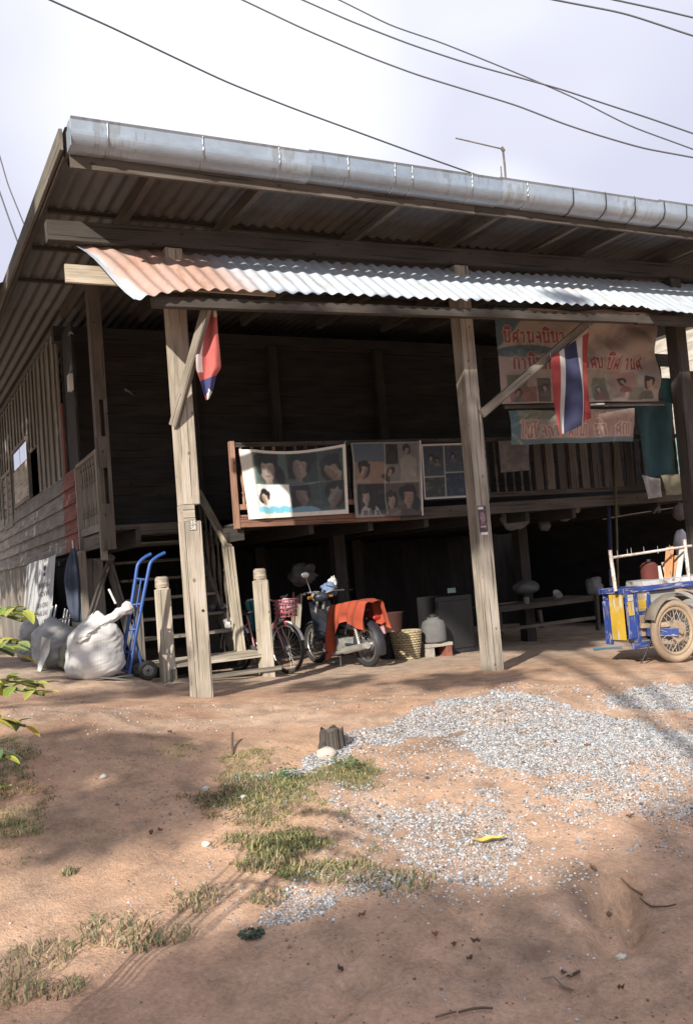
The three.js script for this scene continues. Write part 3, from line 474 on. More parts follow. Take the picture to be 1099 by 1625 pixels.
// ---------------------------------------------------------------- printed banners and pictures
const rc = (s) => { const r = rng(s); return (a, b) => a + (b - a) * r(); };
function face(x, cx, cy, s, o = {}) {        // a plain generic head and shoulders
  const { skin = '#c9a58c', hair = '#1b1718', top = '#6b5a50', long = 0, tilt = 0 } = o; x.save(); x.translate(cx, cy); x.rotate(tilt); x.scale(s, s);
  x.fillStyle = top; x.beginPath(); x.moveTo(-1.3, 2.2); x.quadraticCurveTo(-1.2, 1.15, -0.35, 1.0); x.lineTo(0.35, 1.0); x.quadraticCurveTo(1.2, 1.15, 1.3, 2.2); x.fill();
  const q = rr(-0.2, 0.2), dirL = R() < 0.6 ? -1 : 1; x.fillStyle = hair;
  for (let k = 0; k < 6; k++) { x.beginPath(); x.ellipse(rr(-0.35, 0.35) + q, rr(-0.75, -0.25), rr(0.35, 0.6), rr(0.35, 0.55), rr(0, 3), 0, 7); x.fill(); } x.beginPath(); x.ellipse(q - dirL * 0.3, 0.05, 0.5, 0.85 + 0.5 * long, 0.1, 0, 7); x.fill(); if (long) { x.beginPath(); x.ellipse(-dirL * 0.55, 0.7, 0.42, 1.1 * long + 0.2, 0.1, 0, 7); x.fill(); }
  const sg = x.createLinearGradient(dirL * 0.6, -0.2, -dirL * 0.6, 0.3); sg.addColorStop(0, skin); sg.addColorStop(0.5, skin); sg.addColorStop(1, '#5e463a');
  x.fillStyle = sg; x.fillRect(-0.22 + q, 0.55, 0.44, 0.55); x.beginPath(); x.moveTo(q - 0.52, -0.25); x.bezierCurveTo(q - 0.58, 0.5, q - 0.25, 0.88, q + 0.03, 0.88); x.bezierCurveTo(q + 0.3, 0.86, q + 0.6, 0.45, q + 0.52, -0.25); x.bezierCurveTo(q + 0.3, -0.62, q - 0.3, -0.66, q - 0.52, -0.25); x.fill();
  x.fillStyle = hair; for (let k = 0; k < 3; k++) { x.beginPath(); x.ellipse(q + rr(-0.5, 0.5), rr(-0.62, -0.45), rr(0.22, 0.4), rr(0.14, 0.24), rr(-0.6, 0.6), 0, 7); x.fill(); } x.beginPath(); x.ellipse(q + dirL * 0.5, -0.1, 0.16, 0.5, 0, 0, 7); x.fill();
  x.fillStyle = 'rgba(60,40,34,0.42)'; for (const e of [-0.22, 0.2]) { x.beginPath(); x.ellipse(e + q, 0.0, 0.11, 0.04, 0, 0, 7); x.fill(); x.beginPath(); x.ellipse(e + q, -0.14, 0.16, 0.03, 0, 0, 7); x.fill(); }
  x.fillStyle = 'rgba(70,42,34,0.4)'; x.beginPath(); x.ellipse(q - dirL * 0.08, 0.22, 0.07, 0.15, 0, 0, 7); x.fill(); x.fillStyle = 'rgba(110,50,46,0.7)'; x.beginPath(); x.ellipse(q, 0.52, 0.17, 0.05, 0, 0, 7); x.fill(); x.restore();
}
function soften(x, W, H, px, dark) { const k = document.createElement('canvas'); k.width = W; k.height = H; const y = k.getContext('2d'); y.drawImage(x.canvas, 0, 0); x.filter = `blur(${px}px)`; x.drawImage(k, 0, 0); x.filter = 'none'; if (dark) { x.fillStyle = `rgba(24,24,26,${dark})`; x.fillRect(0, 0, W, H); } }
function mottle(x, W, H, s, a = 0.16) { const r = rc(s); for (let i = 0; i < 260; i++) { x.fillStyle = `rgba(${r(0, 1) > 0.5 ? '60,50,40' : '210,205,195'},${r(0, a)})`; x.beginPath(); x.ellipse(r(0, W), r(0, H), r(2, W * 0.07), r(1, H * 0.05), r(0, 3), 0, 7); x.fill(); } }
// looped letter strokes in the manner of the old hand-cut banner script
function glyphs(x, kinds, X, Y, h, w, fill, edge) {
  const draw = () => { let p = X; for (const k of kinds) { const L = () => { x.moveTo(p + w * 0.12, Y - h * 0.78); x.arc(p + w * 0.2, Y - h * 0.8, w * 0.12, 0, 6.3); };
    x.beginPath();
    if (k === 'i') { L(); x.moveTo(p + w * 0.25, Y - h * 0.7); x.lineTo(p + w * 0.25, Y); }
    else if (k === 'n') { L(); x.moveTo(p + w * 0.25, Y - h * 0.7); x.lineTo(p + w * 0.25, Y); x.lineTo(p + w * 0.7, Y - h * 0.12); x.moveTo(p + w * 0.75, Y - h * 0.85); x.lineTo(p + w * 0.75, Y); }
    else if (k === 'u') { L(); x.moveTo(p + w * 0.22, Y - h * 0.7); x.lineTo(p + w * 0.22, Y); x.lineTo(p + w * 0.75, Y); x.lineTo(p + w * 0.75, Y - h * 0.88); }
    else if (k === 'g') { x.moveTo(p + w * 0.2, Y); x.lineTo(p + w * 0.2, Y - h * 0.55); x.quadraticCurveTo(p + w * 0.2, Y - h * 0.9, p + w * 0.5, Y - h * 0.88); x.quadraticCurveTo(p + w * 0.78, Y - h * 0.88, p + w * 0.76, Y - h * 0.5); x.lineTo(p + w * 0.76, Y); }
    else if (k === 'a') { x.moveTo(p + w * 0.15, Y - h * 0.7); x.quadraticCurveTo(p + w * 0.5, Y - h, p + w * 0.55, Y - h * 0.6); x.lineTo(p + w * 0.55, Y); }
    else if (k === 'j') { x.moveTo(p + w * 0.7, Y - h * 0.1); x.quadraticCurveTo(p + w * 0.85, Y - h * 0.9, p + w * 0.4, Y - h * 0.85); x.moveTo(p + w * 0.7, Y - h * 0.6); x.lineTo(p + w * 0.7, Y); x.moveTo(p + w * 0.5, Y - h * 0.4); x.arc(p + w * 0.38, Y - h * 0.42, w * 0.12, 0, 6.3); }
    else if (k === 's') { x.moveTo(p + w * 0.2, Y); x.lineTo(p + w * 0.2, Y - h * 0.5); x.quadraticCurveTo(p + w * 0.3, Y - h * 0.85, p + w * 0.6, Y - h * 0.7); x.lineTo(p + w * 0.9, Y - h); x.moveTo(p + w * 0.7, Y - h * 0.6); x.lineTo(p + w * 0.7, Y); x.moveTo(p + w * 0.3, Y - h * 0.3); x.arc(p + w * 0.42, Y - h * 0.3, w * 0.12, 0, 6.3); }
    else if (k === 'T') { x.moveTo(p + w * 0.05, Y - h * 1.15); x.quadraticCurveTo(p + w * 0.4, Y - h * 1.5, p + w * 0.32, Y - h * 0.9); x.lineTo(p + w * 0.32, Y); x.lineTo(p + w * 0.55, Y - h * 0.1); }
    else if (k === 'O') { x.moveTo(p - w * 0.1, Y - h * 1.2); x.lineTo(p + w * 0.6, Y - h * 1.25); x.quadraticCurveTo(p + w * 0.1, Y - h, p + w * 0.35, Y - h * 0.7); x.lineTo(p + w * 0.35, Y); x.lineTo(p + w * 0.6, Y - h * 0.1); }
    else if (k === '^') { p -= w * 0.85; x.moveTo(p + w * 0.1, Y - h * 1.08); x.quadraticCurveTo(p + w * 0.45, Y - h * 1.5, p + w * 0.8, Y - h * 1.08); x.lineTo(p + w * 0.1, Y - h * 1.08); }
    x.stroke(); p += k === ' ' ? w * 0.6 : w * 0.95; } };
  x.lineCap = x.lineJoin = 'round'; x.strokeStyle = edge; x.lineWidth = h * 0.26; draw(); x.strokeStyle = fill; x.lineWidth = h * 0.15; draw();
}
const paper = (t, o = {}) => std([1, 1, 1], { map: t, roughness: 0.75, ...o });
{
  const t = canvasTex(768, 448, (x, W, H) => {
    x.fillStyle = '#c3b0a6'; x.fillRect(0, 0, W, H); { const r = rc(33); for (let i = 0; i < 46; i++) { x.fillStyle = ['#c99f94', '#8f9d8c', '#7d94a0', '#d8c9b8', '#a98a72', '#6f7a58'][Math.floor(r(0, 6))] + '88'; x.fillRect(r(0, W), r(H * 0.66, H), r(14, 80), r(12, 60)); } } x.fillStyle = '#39626e'; x.beginPath(); x.moveTo(0, 0); x.lineTo(150, 0); x.quadraticCurveTo(70, 130, 0, 190); x.fill(); x.beginPath(); x.moveTo(0, 195); x.quadraticCurveTo(160, 150, 260, 195); x.quadraticCurveTo(120, 250, 0, 225); x.fill();
    x.fillStyle = '#cbbba8'; x.fillRect(150, 20, 370, 70); x.fillStyle = '#9a8b78'; x.fillRect(330, 230, 250, 200);
    glyphs(x, ['u', '^', 's', 'a', 'n', 'j', 'u', '^', 'n', 'a'], 30, 160, 56, 36, '#9d2a26', '#efe2d2'); glyphs(x, ['g', 'a', 'u', '^', 'n', 'g', 'j', 'u', 'n', '^', 'g', 'a', 's', 'n', ' ', 'u', '^', 's', ' ', 'a', 'n', 's'], 62, 285, 58, 36, '#8f2423', '#e6d5c4');
    x.fillStyle = '#5f7350'; x.fillRect(30, 315, 90, 60); x.fillStyle = '#8a5c4e'; x.fillRect(40, 370, 120, 70); x.fillStyle = '#473f38'; x.fillRect(165, 330, 60, 110); x.fillStyle = '#b5957c'; x.fillRect(236, 320, 110, 120); x.fillStyle = '#4e5a44'; x.fillRect(430, 330, 70, 110); x.fillStyle = '#b98a78'; x.fillRect(545, 300, 100, 90); x.fillStyle = '#7c7a60'; x.fillRect(600, 380, 80, 60);
    for (const [a, b, s] of [[75, 395, 20], [195, 375, 18], [285, 365, 24], [330, 400, 18], [465, 385, 20], [585, 350, 24], [700, 360, 34]]) face(x, a, b, s, { top: pick(['#8c3f38', '#51584a', '#6c6257', '#a88f7a']) });
    soften(x, W, H, 1.6, 0); x.fillStyle = 'rgba(112,104,106,0.42)'; x.fillRect(0, 0, W, H); mottle(x, W, H, 5, 0.14);
  });
  const c = [UZ(783, 487, -0.30), UZ(1036, 497, -0.30), UZ(1047, 636, -0.30), UZ(796, 641, -0.30)];
  const g = cloth(c, 70, 44, (u, v) => { const d = 0.05 * Math.sin((u * 1.2 + v * 1.5) * 9) * sstep(0.2, 0.6, u) * (1 - 0.4 * v) + 0.03 * Math.sin(u * 22 - v * 16) * sstep(0.35, 0.6, u) * (1 - v) + 0.035 * (fbm(u * 5, v * 5, 3, 130) - 0.5); return d; });
  const b = thing('printed_banner', 'large creased vinyl banner with two rows of red lettering and faces, hung behind the flag', 'banner');
  part(b, 'sheet', g, paper(t)); part(b, 'batten', bar(UZ(800, 646, -0.31), UZ(1052, 641, -0.31), 0.03, 0.035), MT.brown[0]); part(b, 'batten', rod(UZ(936, 642, -0.27), UZ(957, 641, -0.27), 0.012, 8), MT.white); rebase(b);
}
{
  const t = canvasTex(640, 192, (x, W, H) => {
    x.fillStyle = '#8d8376'; x.fillRect(0, 0, W, H); x.fillStyle = '#33606a'; x.fillRect(0, 0, 70, H); x.fillStyle = '#a8806f'; x.fillRect(300, 20, 340, 150); x.fillStyle = '#5c6a5a'; x.fillRect(40, 0, 300, 50); x.fillStyle = '#3e5f62'; x.fillRect(0, 165, W, 27);
    glyphs(x, ['T', 'u', 'O', 'j', 'a', 'i', ' ', 's', 'a', 'n', 'i', ' ', 'u', '^', 'i', ' ', 's', 'g', 'i'], 50, 150, 72, 36, '#a06a5c', '#e2cdb8');
    soften(x, W, H, 1.6, 0); x.fillStyle = 'rgba(108,100,100,0.40)'; x.fillRect(0, 0, W, H); mottle(x, W, H, 6, 0.15);
  });
  const c = [UZ(806, 652, -0.34), UZ(1004, 648, -0.34), UZ(1006, 700, -0.34), UZ(810, 706, -0.34)];
  solo('printed_banner', cloth(c, 40, 12, (u, v) => 0.025 * Math.sin(u * 14 + v * 3) + 0.03 * (fbm(u * 6, v * 2, 3, 131) - 0.5)), paper(t), 'narrow banner with one row of pale red lettering below the large creased banner', 'banner');
}
const frameOf = (c, o, w) => { const k = (p) => p.clone().add(V(0, 0, o)); return merge([[0, 1], [1, 2], [2, 3], [3, 0]].map(([a, b]) => bar(k(c[a]), k(c[b]), 0.012, w, 0, V(0, 0, 1)))); };
{
  const t = canvasTex(640, 448, (x, W, H) => {
    x.fillStyle = '#dedbd2'; x.fillRect(0, 0, W, H); x.fillStyle = '#7d8a80'; x.fillRect(64, 18, 556, 400);
    const cell = (a, b, w, h, bg, f) => { x.save(); x.beginPath(); x.rect(a, b, w, h); x.clip(); x.fillStyle = bg; x.fillRect(a, b, w, h); f(); x.restore(); };
    cell(70, 22, 200, 200, '#55625a', () => face(x, 150, 120, 98, { top: '#b7b2a8', long: 0.6, skin: '#cdb3a0', tilt: -0.1 }));
    cell(272, 22, 190, 200, '#2c3330', () => face(x, 355, 110, 96, { top: '#5a6560', tilt: 0.25, skin: '#a08876' }));
    cell(464, 22, 156, 200, '#4b4f40', () => { x.fillStyle = '#2c3a3c'; x.fillRect(464, 22, 156, 60); face(x, 550, 150, 92, { top: '#3d5b5e', skin: '#a68d72', tilt: -0.4 }); });
    cell(70, 226, 200, 190, '#d6dce0', () => { x.fillStyle = '#f2efe9'; x.beginPath(); x.ellipse(200, 300, 66, 52, -0.4, 0, 7); x.fill(); face(x, 110, 310, 46, { top: '#cfd8dc', skin: '#d8c4b4' }); x.fillStyle = '#6fb6cf'; for (let i = 0; i < 9; i++) { x.beginPath(); x.ellipse(90 + i * 22, 390 + (i % 3) * 8, 28, 20, i, 0, 7); x.fill(); } });
    cell(272, 226, 190, 190, '#39413f', () => { face(x, 360, 300, 82, { top: '#6fa6c4', skin: '#8c7a6e', long: 0.4 }); x.fillStyle = '#7fb4d6'; x.beginPath(); x.ellipse(350, 420, 110, 40, 0, 0, 7); x.fill(); });
    cell(464, 226, 156, 190, '#33443f', () => face(x, 550, 310, 92, { top: '#48605c', skin: '#8f877a', tilt: 0.2 }));
    x.strokeStyle = '#d8d8d2'; x.lineWidth = 4; x.beginPath(); x.moveTo(70, 224); x.quadraticCurveTo(330, 246, 462, 222); x.moveTo(270, 224); x.lineTo(272, 416); x.stroke(); soften(x, W, H, 3, 0); x.fillStyle = 'rgba(46,66,76,0.34)'; x.fillRect(0, 0, W, 226); x.fillRect(272, 226, W, H); x.strokeStyle = '#d6d3ca'; x.lineWidth = 26; x.strokeRect(13, 4, W - 20, H - 18); x.fillStyle = '#d6d3ca'; x.fillRect(0, 0, 58, H); mottle(x, W, H, 8, 0.06);
  });
  const c = [UZ(379, 713, -1.63), UZ(546, 705, -1.63), UZ(553, 815, -1.63), UZ(396, 824, -1.63)];
  const p = thing('picture_poster', 'white bordered poster of six dark portraits tied to the rail beside the stair', 'poster');
  part(p, 'sheet', cloth(c, 40, 26, (u, v) => V(0, 0.05 * -Math.sin(u * Math.PI) * (1 - v) * 0.9 + (u < 0.12 ? 0 : 0), 0.03 * Math.sin(u * 7 + 1) * (1 - v) + 0.03 * Math.exp(-Math.pow((u - 0.13) / 0.05, 2)) * (1 - v * 0.3) - 0.05 * Math.exp(-Math.pow(u / 0.07, 2)) * 0.5)), paper(t, { roughness: 0.5 }));
  part(p, 'tie', rod(UZ(545, 706, -1.63), UZ(548, 700, -1.68), 0.006, 6), MT.white); rebase(p);
}
{
  const t = canvasTex(448, 448, (x, W, H) => {
    x.fillStyle = '#b9b2a4'; x.fillRect(0, 0, W, H); x.fillStyle = '#5a6472'; x.fillRect(10, 8, 200, 110); x.fillStyle = '#a7866f'; x.fillRect(10, 118, 210, 130); x.fillStyle = '#141516'; x.fillRect(212, 8, 110, 120); x.fillStyle = '#85807a'; x.fillRect(222, 8, 216, 230); x.fillStyle = '#15171a'; x.fillRect(215, 14, 90, 120);
    face(x, 365, 50, 30, { top: '#a79f92' }); x.fillStyle = '#aaa193'; x.fillRect(320, 100, 100, 140); face(x, 250, 175, 28, { top: '#3a3733', tilt: 0.6 });
    face(x, 65, 165, 50, { top: '#b19a88', skin: '#c5a592' }); x.fillStyle = '#17181a'; x.fillRect(24, 248, 190, 180); face(x, 90, 320, 54, { top: '#c9c3b8', skin: '#cfb4a1', long: 0.9, tilt: -0.15 });
    x.fillStyle = '#5c4a40'; x.fillRect(216, 248, 222, 190); face(x, 262, 350, 50, { top: '#7c6a58', skin: '#bf9e80' }); face(x, 375, 330, 70, { top: '#4b3f38', skin: '#b78f76', long: 0.4 });
    x.fillStyle = '#e6e1d6'; x.fillRect(214, 8, 5, 430); glyphs(x, ['u', 'i', 'g', 's', ' ', 'n', 'a', 'u'], 60, 432, 26, 20, '#2a2624', '#b9b2a4'); soften(x, W, H, 2.6, 0.1); x.fillStyle = 'rgba(52,60,66,0.30)'; x.fillRect(0, 0, W, H); mottle(x, W, H, 9, 0.08);
  });
  const c = [UZ(556, 703, -1.63), UZ(664, 700, -1.63), UZ(668, 817, -1.63), UZ(563, 822, -1.63)];
  const p = thing('picture_poster', 'square collage poster of brown portraits hung on the rail between two other pictures', 'poster');
  part(p, 'sheet', cloth(c, 24, 24, (u, v) => 0.02 * Math.sin(u * 6 + v * 3) + 0.015 * Math.sin(v * 7)), paper(t, { roughness: 0.55 })); part(p, 'edge_strip', bar(UZ(666, 699, -1.62), UZ(670, 818, -1.62), 0.008, 0.02), MT.white); rebase(p);
}
{
  const t = canvasTex(384, 448, (x, W, H) => {
    x.fillStyle = '#c4c6c6'; x.fillRect(0, 0, W, H); const r = rc(14);
    for (const [a, b, w, h, c] of [[12, 12, 172, 250, '#3d4b59'], [196, 12, 176, 220, '#425264'], [12, 274, 172, 160, '#2c332f'], [196, 244, 176, 190, '#1d3350']]) { x.fillStyle = c; x.fillRect(a, b, w, h); for (let i = 0; i < 26; i++) { x.fillStyle = `rgba(${r(60, 160) | 0},${r(80, 160) | 0},${r(90, 180) | 0},0.35)`; x.beginPath(); x.ellipse(a + r(0, w), b + r(0, h), r(4, 18), r(4, 14), 0, 0, 7); x.save(); x.beginPath(); x.rect(a, b, w, h); x.clip(); x.beginPath(); x.ellipse(a + r(0, w), b + r(0, h), r(6, 20), r(4, 16), 0, 0, 7); x.fill(); x.restore(); } }
    face(x, 80, 110, 26, { top: '#566' }); face(x, 130, 130, 24, { top: '#876' }); face(x, 270, 100, 24, { top: '#668' }); soften(x, W, H, 3, 0.3); x.strokeStyle = '#b8bcbc'; x.lineWidth = 8; x.strokeRect(4, 4, W - 8, H - 8);
  });
  const c = [UZ(668, 706, -1.64), UZ(738, 704, -1.64), UZ(742, 788, -1.64), UZ(673, 792, -1.64)];
  const p = thing('picture_poster', 'dark blue framed sheet of four scenes on the rail left of the middle post', 'poster'); part(p, 'sheet', cloth(c, 6, 6, null), paper(t, { roughness: 0.5 })); part(p, 'frame', frameOf(c, 0.008, 0.018), MT.white); rebase(p);
}
{
  const t = canvasTex(256, 448, (x, W, H) => { x.fillStyle = '#a79a9c'; x.fillRect(0, 0, W, H); x.fillStyle = '#4d3f58'; x.fillRect(120, 0, 136, 120); face(x, 120, 170, 70, { top: '#6d7f90', skin: '#b99f90', hair: '#6b5a58' }); x.fillStyle = '#5f7f8c'; x.fillRect(0, 300, W, 148); mottle(x, W, H, 15, 0.2); });
  const c = [UZ(1080, 674, -1.2), UZ(1150, 672, -1.2), UZ(1156, 764, -1.2), UZ(1088, 768, -1.2)];
  solo('picture_poster', cloth(c, 10, 10, (u, v) => 0.02 * Math.sin(u * 6 + v * 2)), paper(t), 'pale mauve and blue poster at the right edge behind the far post', 'poster');
}
{   // slips on the middle post
  const t = canvasTex(128, 224, (x, W, H) => { x.fillStyle = '#3a2a33'; x.fillRect(0, 0, W, H); x.fillStyle = '#c9c3c0'; x.fillRect(8, 8, 76, 22); x.fillStyle = '#7d5f66'; x.beginPath(); x.ellipse(64, 100, 40, 46, 0, 0, 7); x.fill(); x.fillStyle = '#9f8d90'; x.fillRect(20, 170, 90, 14); x.fillStyle = '#55414b'; x.fillRect(0, 150, W, 12); mottle(x, W, H, 16, 0.2); });
  const a = UZ(765, 822, 0.1), n = thing('paper_notice', 'small dark printed notice with a white slip below it, pinned to the middle post', 'notice');
  const s = new THREE.BoxGeometry(0.098, 0.26, 0.003); const m = part(n, 'sheet', s, paper(t, { roughness: 0.5 })); m.position.set(a.x, a.y - 0.01, 0.1025);
  const t2 = canvasTex(96, 96, (x, W, H) => { x.fillStyle = '#d9d6d0'; x.fillRect(0, 0, W, H); x.fillStyle = '#8f8c88'; for (let i = 0; i < 4; i++) x.fillRect(14, 18 + i * 17, 60 - i * 9, 6); });
  const b = UZ(768, 843, 0.1); const m2 = part(n, 'slip', new THREE.BoxGeometry(0.075, 0.07, 0.002), paper(t2)); m2.position.set(b.x, b.y, 0.1022); rebase(n);
}
// things that hang in the shade of the verandah
const clothMat = (c, o = {}) => plain(c, { roughness: 0.95, ...o });
{
  const sheet = (name, cs, z, col, label, cat, amp = 0.03, f = 9) => solo(name, cloth(cs.map((q) => UZ(q[0], q[1], z)), 24, 18, (u, v) => amp * Math.sin(u * f + v * 2) + amp * (fbm(u * 4, v * 4, 3, 140) - 0.5)), clothMat(col), label, cat);
  sheet('tarpaulin', [[1008, 642], [1064, 640], [1072, 752], [1020, 758]], -1.3, [0.03, 0.085, 0.10], 'dark teal tarpaulin hanging to the right of the narrow banner', 'tarpaulin');
  sheet('tarpaulin', [[1044, 600], [1085, 600], [1090, 640], [1050, 641]], -1.5, [0.06, 0.19, 0.20], 'lighter teal strip of sheet between the large banner and the far post', 'tarpaulin', 0.01);
  sheet('hanging_cloth', [[1018, 754], [1046, 760], [1051, 788], [1026, 792]], -1.2, [0.36, 0.34, 0.34], 'small pale grey cloth hanging below the teal tarpaulin', 'cloth', 0.015);
  sheet('hanging_cloth', [[1048, 754], [1084, 752], [1090, 784], [1054, 786]], -1.25, [0.22, 0.20, 0.14], 'mottled olive cloth hanging below the tarpaulin beside the far post', 'cloth', 0.02);
  sheet('board_panel', [[1076, 590], [1150, 586], [1156, 668], [1082, 672]], -1.25, [0.12, 0.085, 0.075], 'brown panel fixed behind the far post above the mauve poster', 'panel', 0.003);
  sheet('hanging_cloth', [[790, 700], [838, 698], [840, 746], [793, 750]], -1.62, [0.20, 0.19, 0.20], 'grey sheet tied on the rail right of the middle post', 'cloth', 0.01);
  for (let i = 0; i < 9; i++) part(house.getObjectByName('front_balustrade'), 'slat', bxAt(5.05 + i * 0.19, 5.05 + i * 0.19 + 0.12, 1.78, 2.42, -1.675, -1.66), MT.brown[(i * 2) % 3]);
}

// ---------------------------------------------------------------- sacks and clutter beside the stair
function sackGeo(w, h, d, seed, lean = 0, nu = 40, nv = 28, top = 0.5, taper = 0.12) {       // soft sack standing on its base
  const pos = [], uv = [], idx = [];
  for (let j = 0; j <= nv; j++) for (let i = 0; i <= nu; i++) {
    const v = j / nv, a = i / nu * Math.PI * 2; let r = Math.pow(Math.sin(Math.min(1, v * 3.2 + 0.10) * Math.PI / 2), 0.7) * (v > top ? Math.cos((v - top) / (1 - top) * 1.45) ** 0.8 : 1); r = Math.max(r, 0.02) * (1 - taper * v);
    const ca = Math.sign(Math.cos(a)) * Math.pow(Math.abs(Math.cos(a)), 0.75), sa = Math.sign(Math.sin(a)) * Math.pow(Math.abs(Math.sin(a)), 0.75);
    const n = 1 + 0.16 * (fbm(Math.cos(a) * 2 + 9, v * 4 + Math.sin(a) * 2, 3, seed) - 0.5) + 0.07 * (fbm(Math.cos(a) * 3 + 4, v * 16 + Math.sin(a) * 3, 3, seed + 1) - 0.5) * (0.5 + v);
    pos.push(ca * r * n * w / 2 + lean * v * v, v * h * (1 + 0.05 * Math.sin(a * 2 + seed)), sa * r * n * d / 2); uv.push(i / nu * 1.6, v * 1.2);
  }
  for (let j = 0; j < nv; j++) for (let i = 0; i < nu; i++) { const a = j * (nu + 1) + i, b = a + 1, c = a + nu + 1, e = c + 1; idx.push(a, c, b, b, c, e); }
  const g = new THREE.BufferGeometry(); g.setAttribute('position', new THREE.Float32BufferAttribute(pos, 3)); g.setAttribute('uv', new THREE.Float32BufferAttribute(uv, 2)); g.setIndex(idx); g.computeVertexNormals(); return g;
}
const sackM = std([0.62, 0.63, 0.65], { map: weave, roughness: 0.8 }), bagM = std([0.42, 0.43, 0.43], { map: cloudy, roughness: 0.45 }), bagG = std([0.28, 0.28, 0.22], { map: cloudy, roughness: 0.5 });
const crumple = (g, amp, f, seed) => { const p = g.attributes.position; for (let i = 0; i < p.count; i++) { const x = p.getX(i), y = p.getY(i), z = p.getZ(i), n = Math.abs(fbm(x * f + 3, y * f * 1.6 + z * f, 3, seed) - 0.5) * 2; const l = Math.hypot(x, z) + 0.01; p.setXYZ(i, x * (1 - amp * n), y, z * (1 - amp * n)); } g.computeVertexNormals(); return g; };
{
  const b = UZ(152, 1080, -1.0); const y = gh(b.x, -1.0) - 0.015;
  const s = thing('woven_sack', 'largest full white woven sack with its neck twisted over to the right', 'sack');
  const body = sackGeo(0.56, 0.60, 0.42, 11, 0.05, 64, 52, 0.66, 0.15);
  { const p = body.attributes.position; for (let i = 0; i < p.count; i++) { const x = p.getX(i), yy = p.getY(i); const k = Math.exp(-Math.pow(yy / 0.09, 2)) * Math.max(0, -x - 0.14); p.setX(i, x - k * 0.9); } body.computeVertexNormals(); }
  crumple(body, 0.07, 7, 63); crumple(body, 0.07, 22, 64); body.translate(b.x, y, -1.0); part(s, 'body', body, sackM);
  // neck: a flattened, wrinkled tube bent over
  const pts = [UZ(128, 1018, -0.92), UZ(136, 1003, -0.88), UZ(160, 990, -0.88), UZ(186, 976, -0.92), UZ(207, 962, -0.95)]; const nk = tube(pts, 0.058, 26, 14);
  { const p = nk.attributes.position; for (let i = 0; i < p.count; i++) { const t = Math.floor(i / 15) / 26; p.setY(i, p.getY(i) + 0.03 * (fbm(t * 9, (i % 15) * 0.9, 3, 57) - 0.5)); const c = new THREE.CatmullRomCurve3(pts).getPoint(t); const aa = (i % 15) / 15 * 6.2832, k = (1.25 - 0.55 * t) * (0.45 + 1.1 * fbm(t * 9 + 3 + Math.cos(aa), 6 + Math.sin(aa) * 1.6, 3, 62)) + (t > 0.9 ? 0.35 : 0); p.setXYZ(i, c.x + (p.getX(i) - c.x) * k, c.y + (p.getY(i) - c.y) * (k * 0.85), c.z + (p.getZ(i) - c.z) * 0.9 * k); } nk.computeVertexNormals(); }
  part(s, 'neck', nk, sackM);
  const fq = UZ(134, 1010, -0.84); part(s, 'fold', crumple(lump(0.085, 0.05, 0.06, 0.35, 2.4, 58, 36, 26).rotateZ(0.5), 0.2, 22, 59).translate(fq.x, fq.y, -0.86), sackM); rebase(s);
}
{
  const b = UZ(96, 1062, -1.75), y = gh(b.x, -1.75) - 0.02, s = thing('rubbish_bag', 'crumpled grey plastic bag of refuse with an olive bag showing, left of the largest sack', 'bag');
  part(s, 'body', crumple(sackGeo(0.46, 0.50, 0.40, 23, -0.03, 48, 34, 0.72), 0.22, 8, 24).translate(b.x - 0.02, y, -1.8), bagM);
  part(s, 'inner_bag', crumple(sackGeo(0.30, 0.30, 0.26, 29, 0, 36, 24, 0.6), 0.22, 11, 30).translate(b.x + 0.10, y, -1.60), bagG);
  part(s, 'flap', cloth([UZ(66, 1010, -1.62), UZ(82, 1015, -1.58), UZ(72, 1058, -1.58), UZ(60, 1068, -1.60)], 10, 14, (u, v) => 0.03 * Math.sin(u * 5 + v * 6)), sackM); rebase(s);
}
{
  const b = UZ(48, 1042, -2.4), y = gh(b.x, -2.4) - 0.01, s = thing('rubbish_bag', 'grey bag tied round its middle in two bulges, farthest left of the three bags', 'bag');
  part(s, 'lower_bulge', crumple(sackGeo(0.27, 0.26, 0.26, 31, 0, 36, 24, 0.5), 0.2, 12, 32).translate(b.x, y, -2.4), bagM);
  part(s, 'upper_bulge', crumple(sackGeo(0.24, 0.30, 0.22, 37, 0.03, 36, 24, 0.3), 0.25, 12, 38).translate(b.x + 0.01, y + 0.19, -2.4), bagM); rebase(s);
}
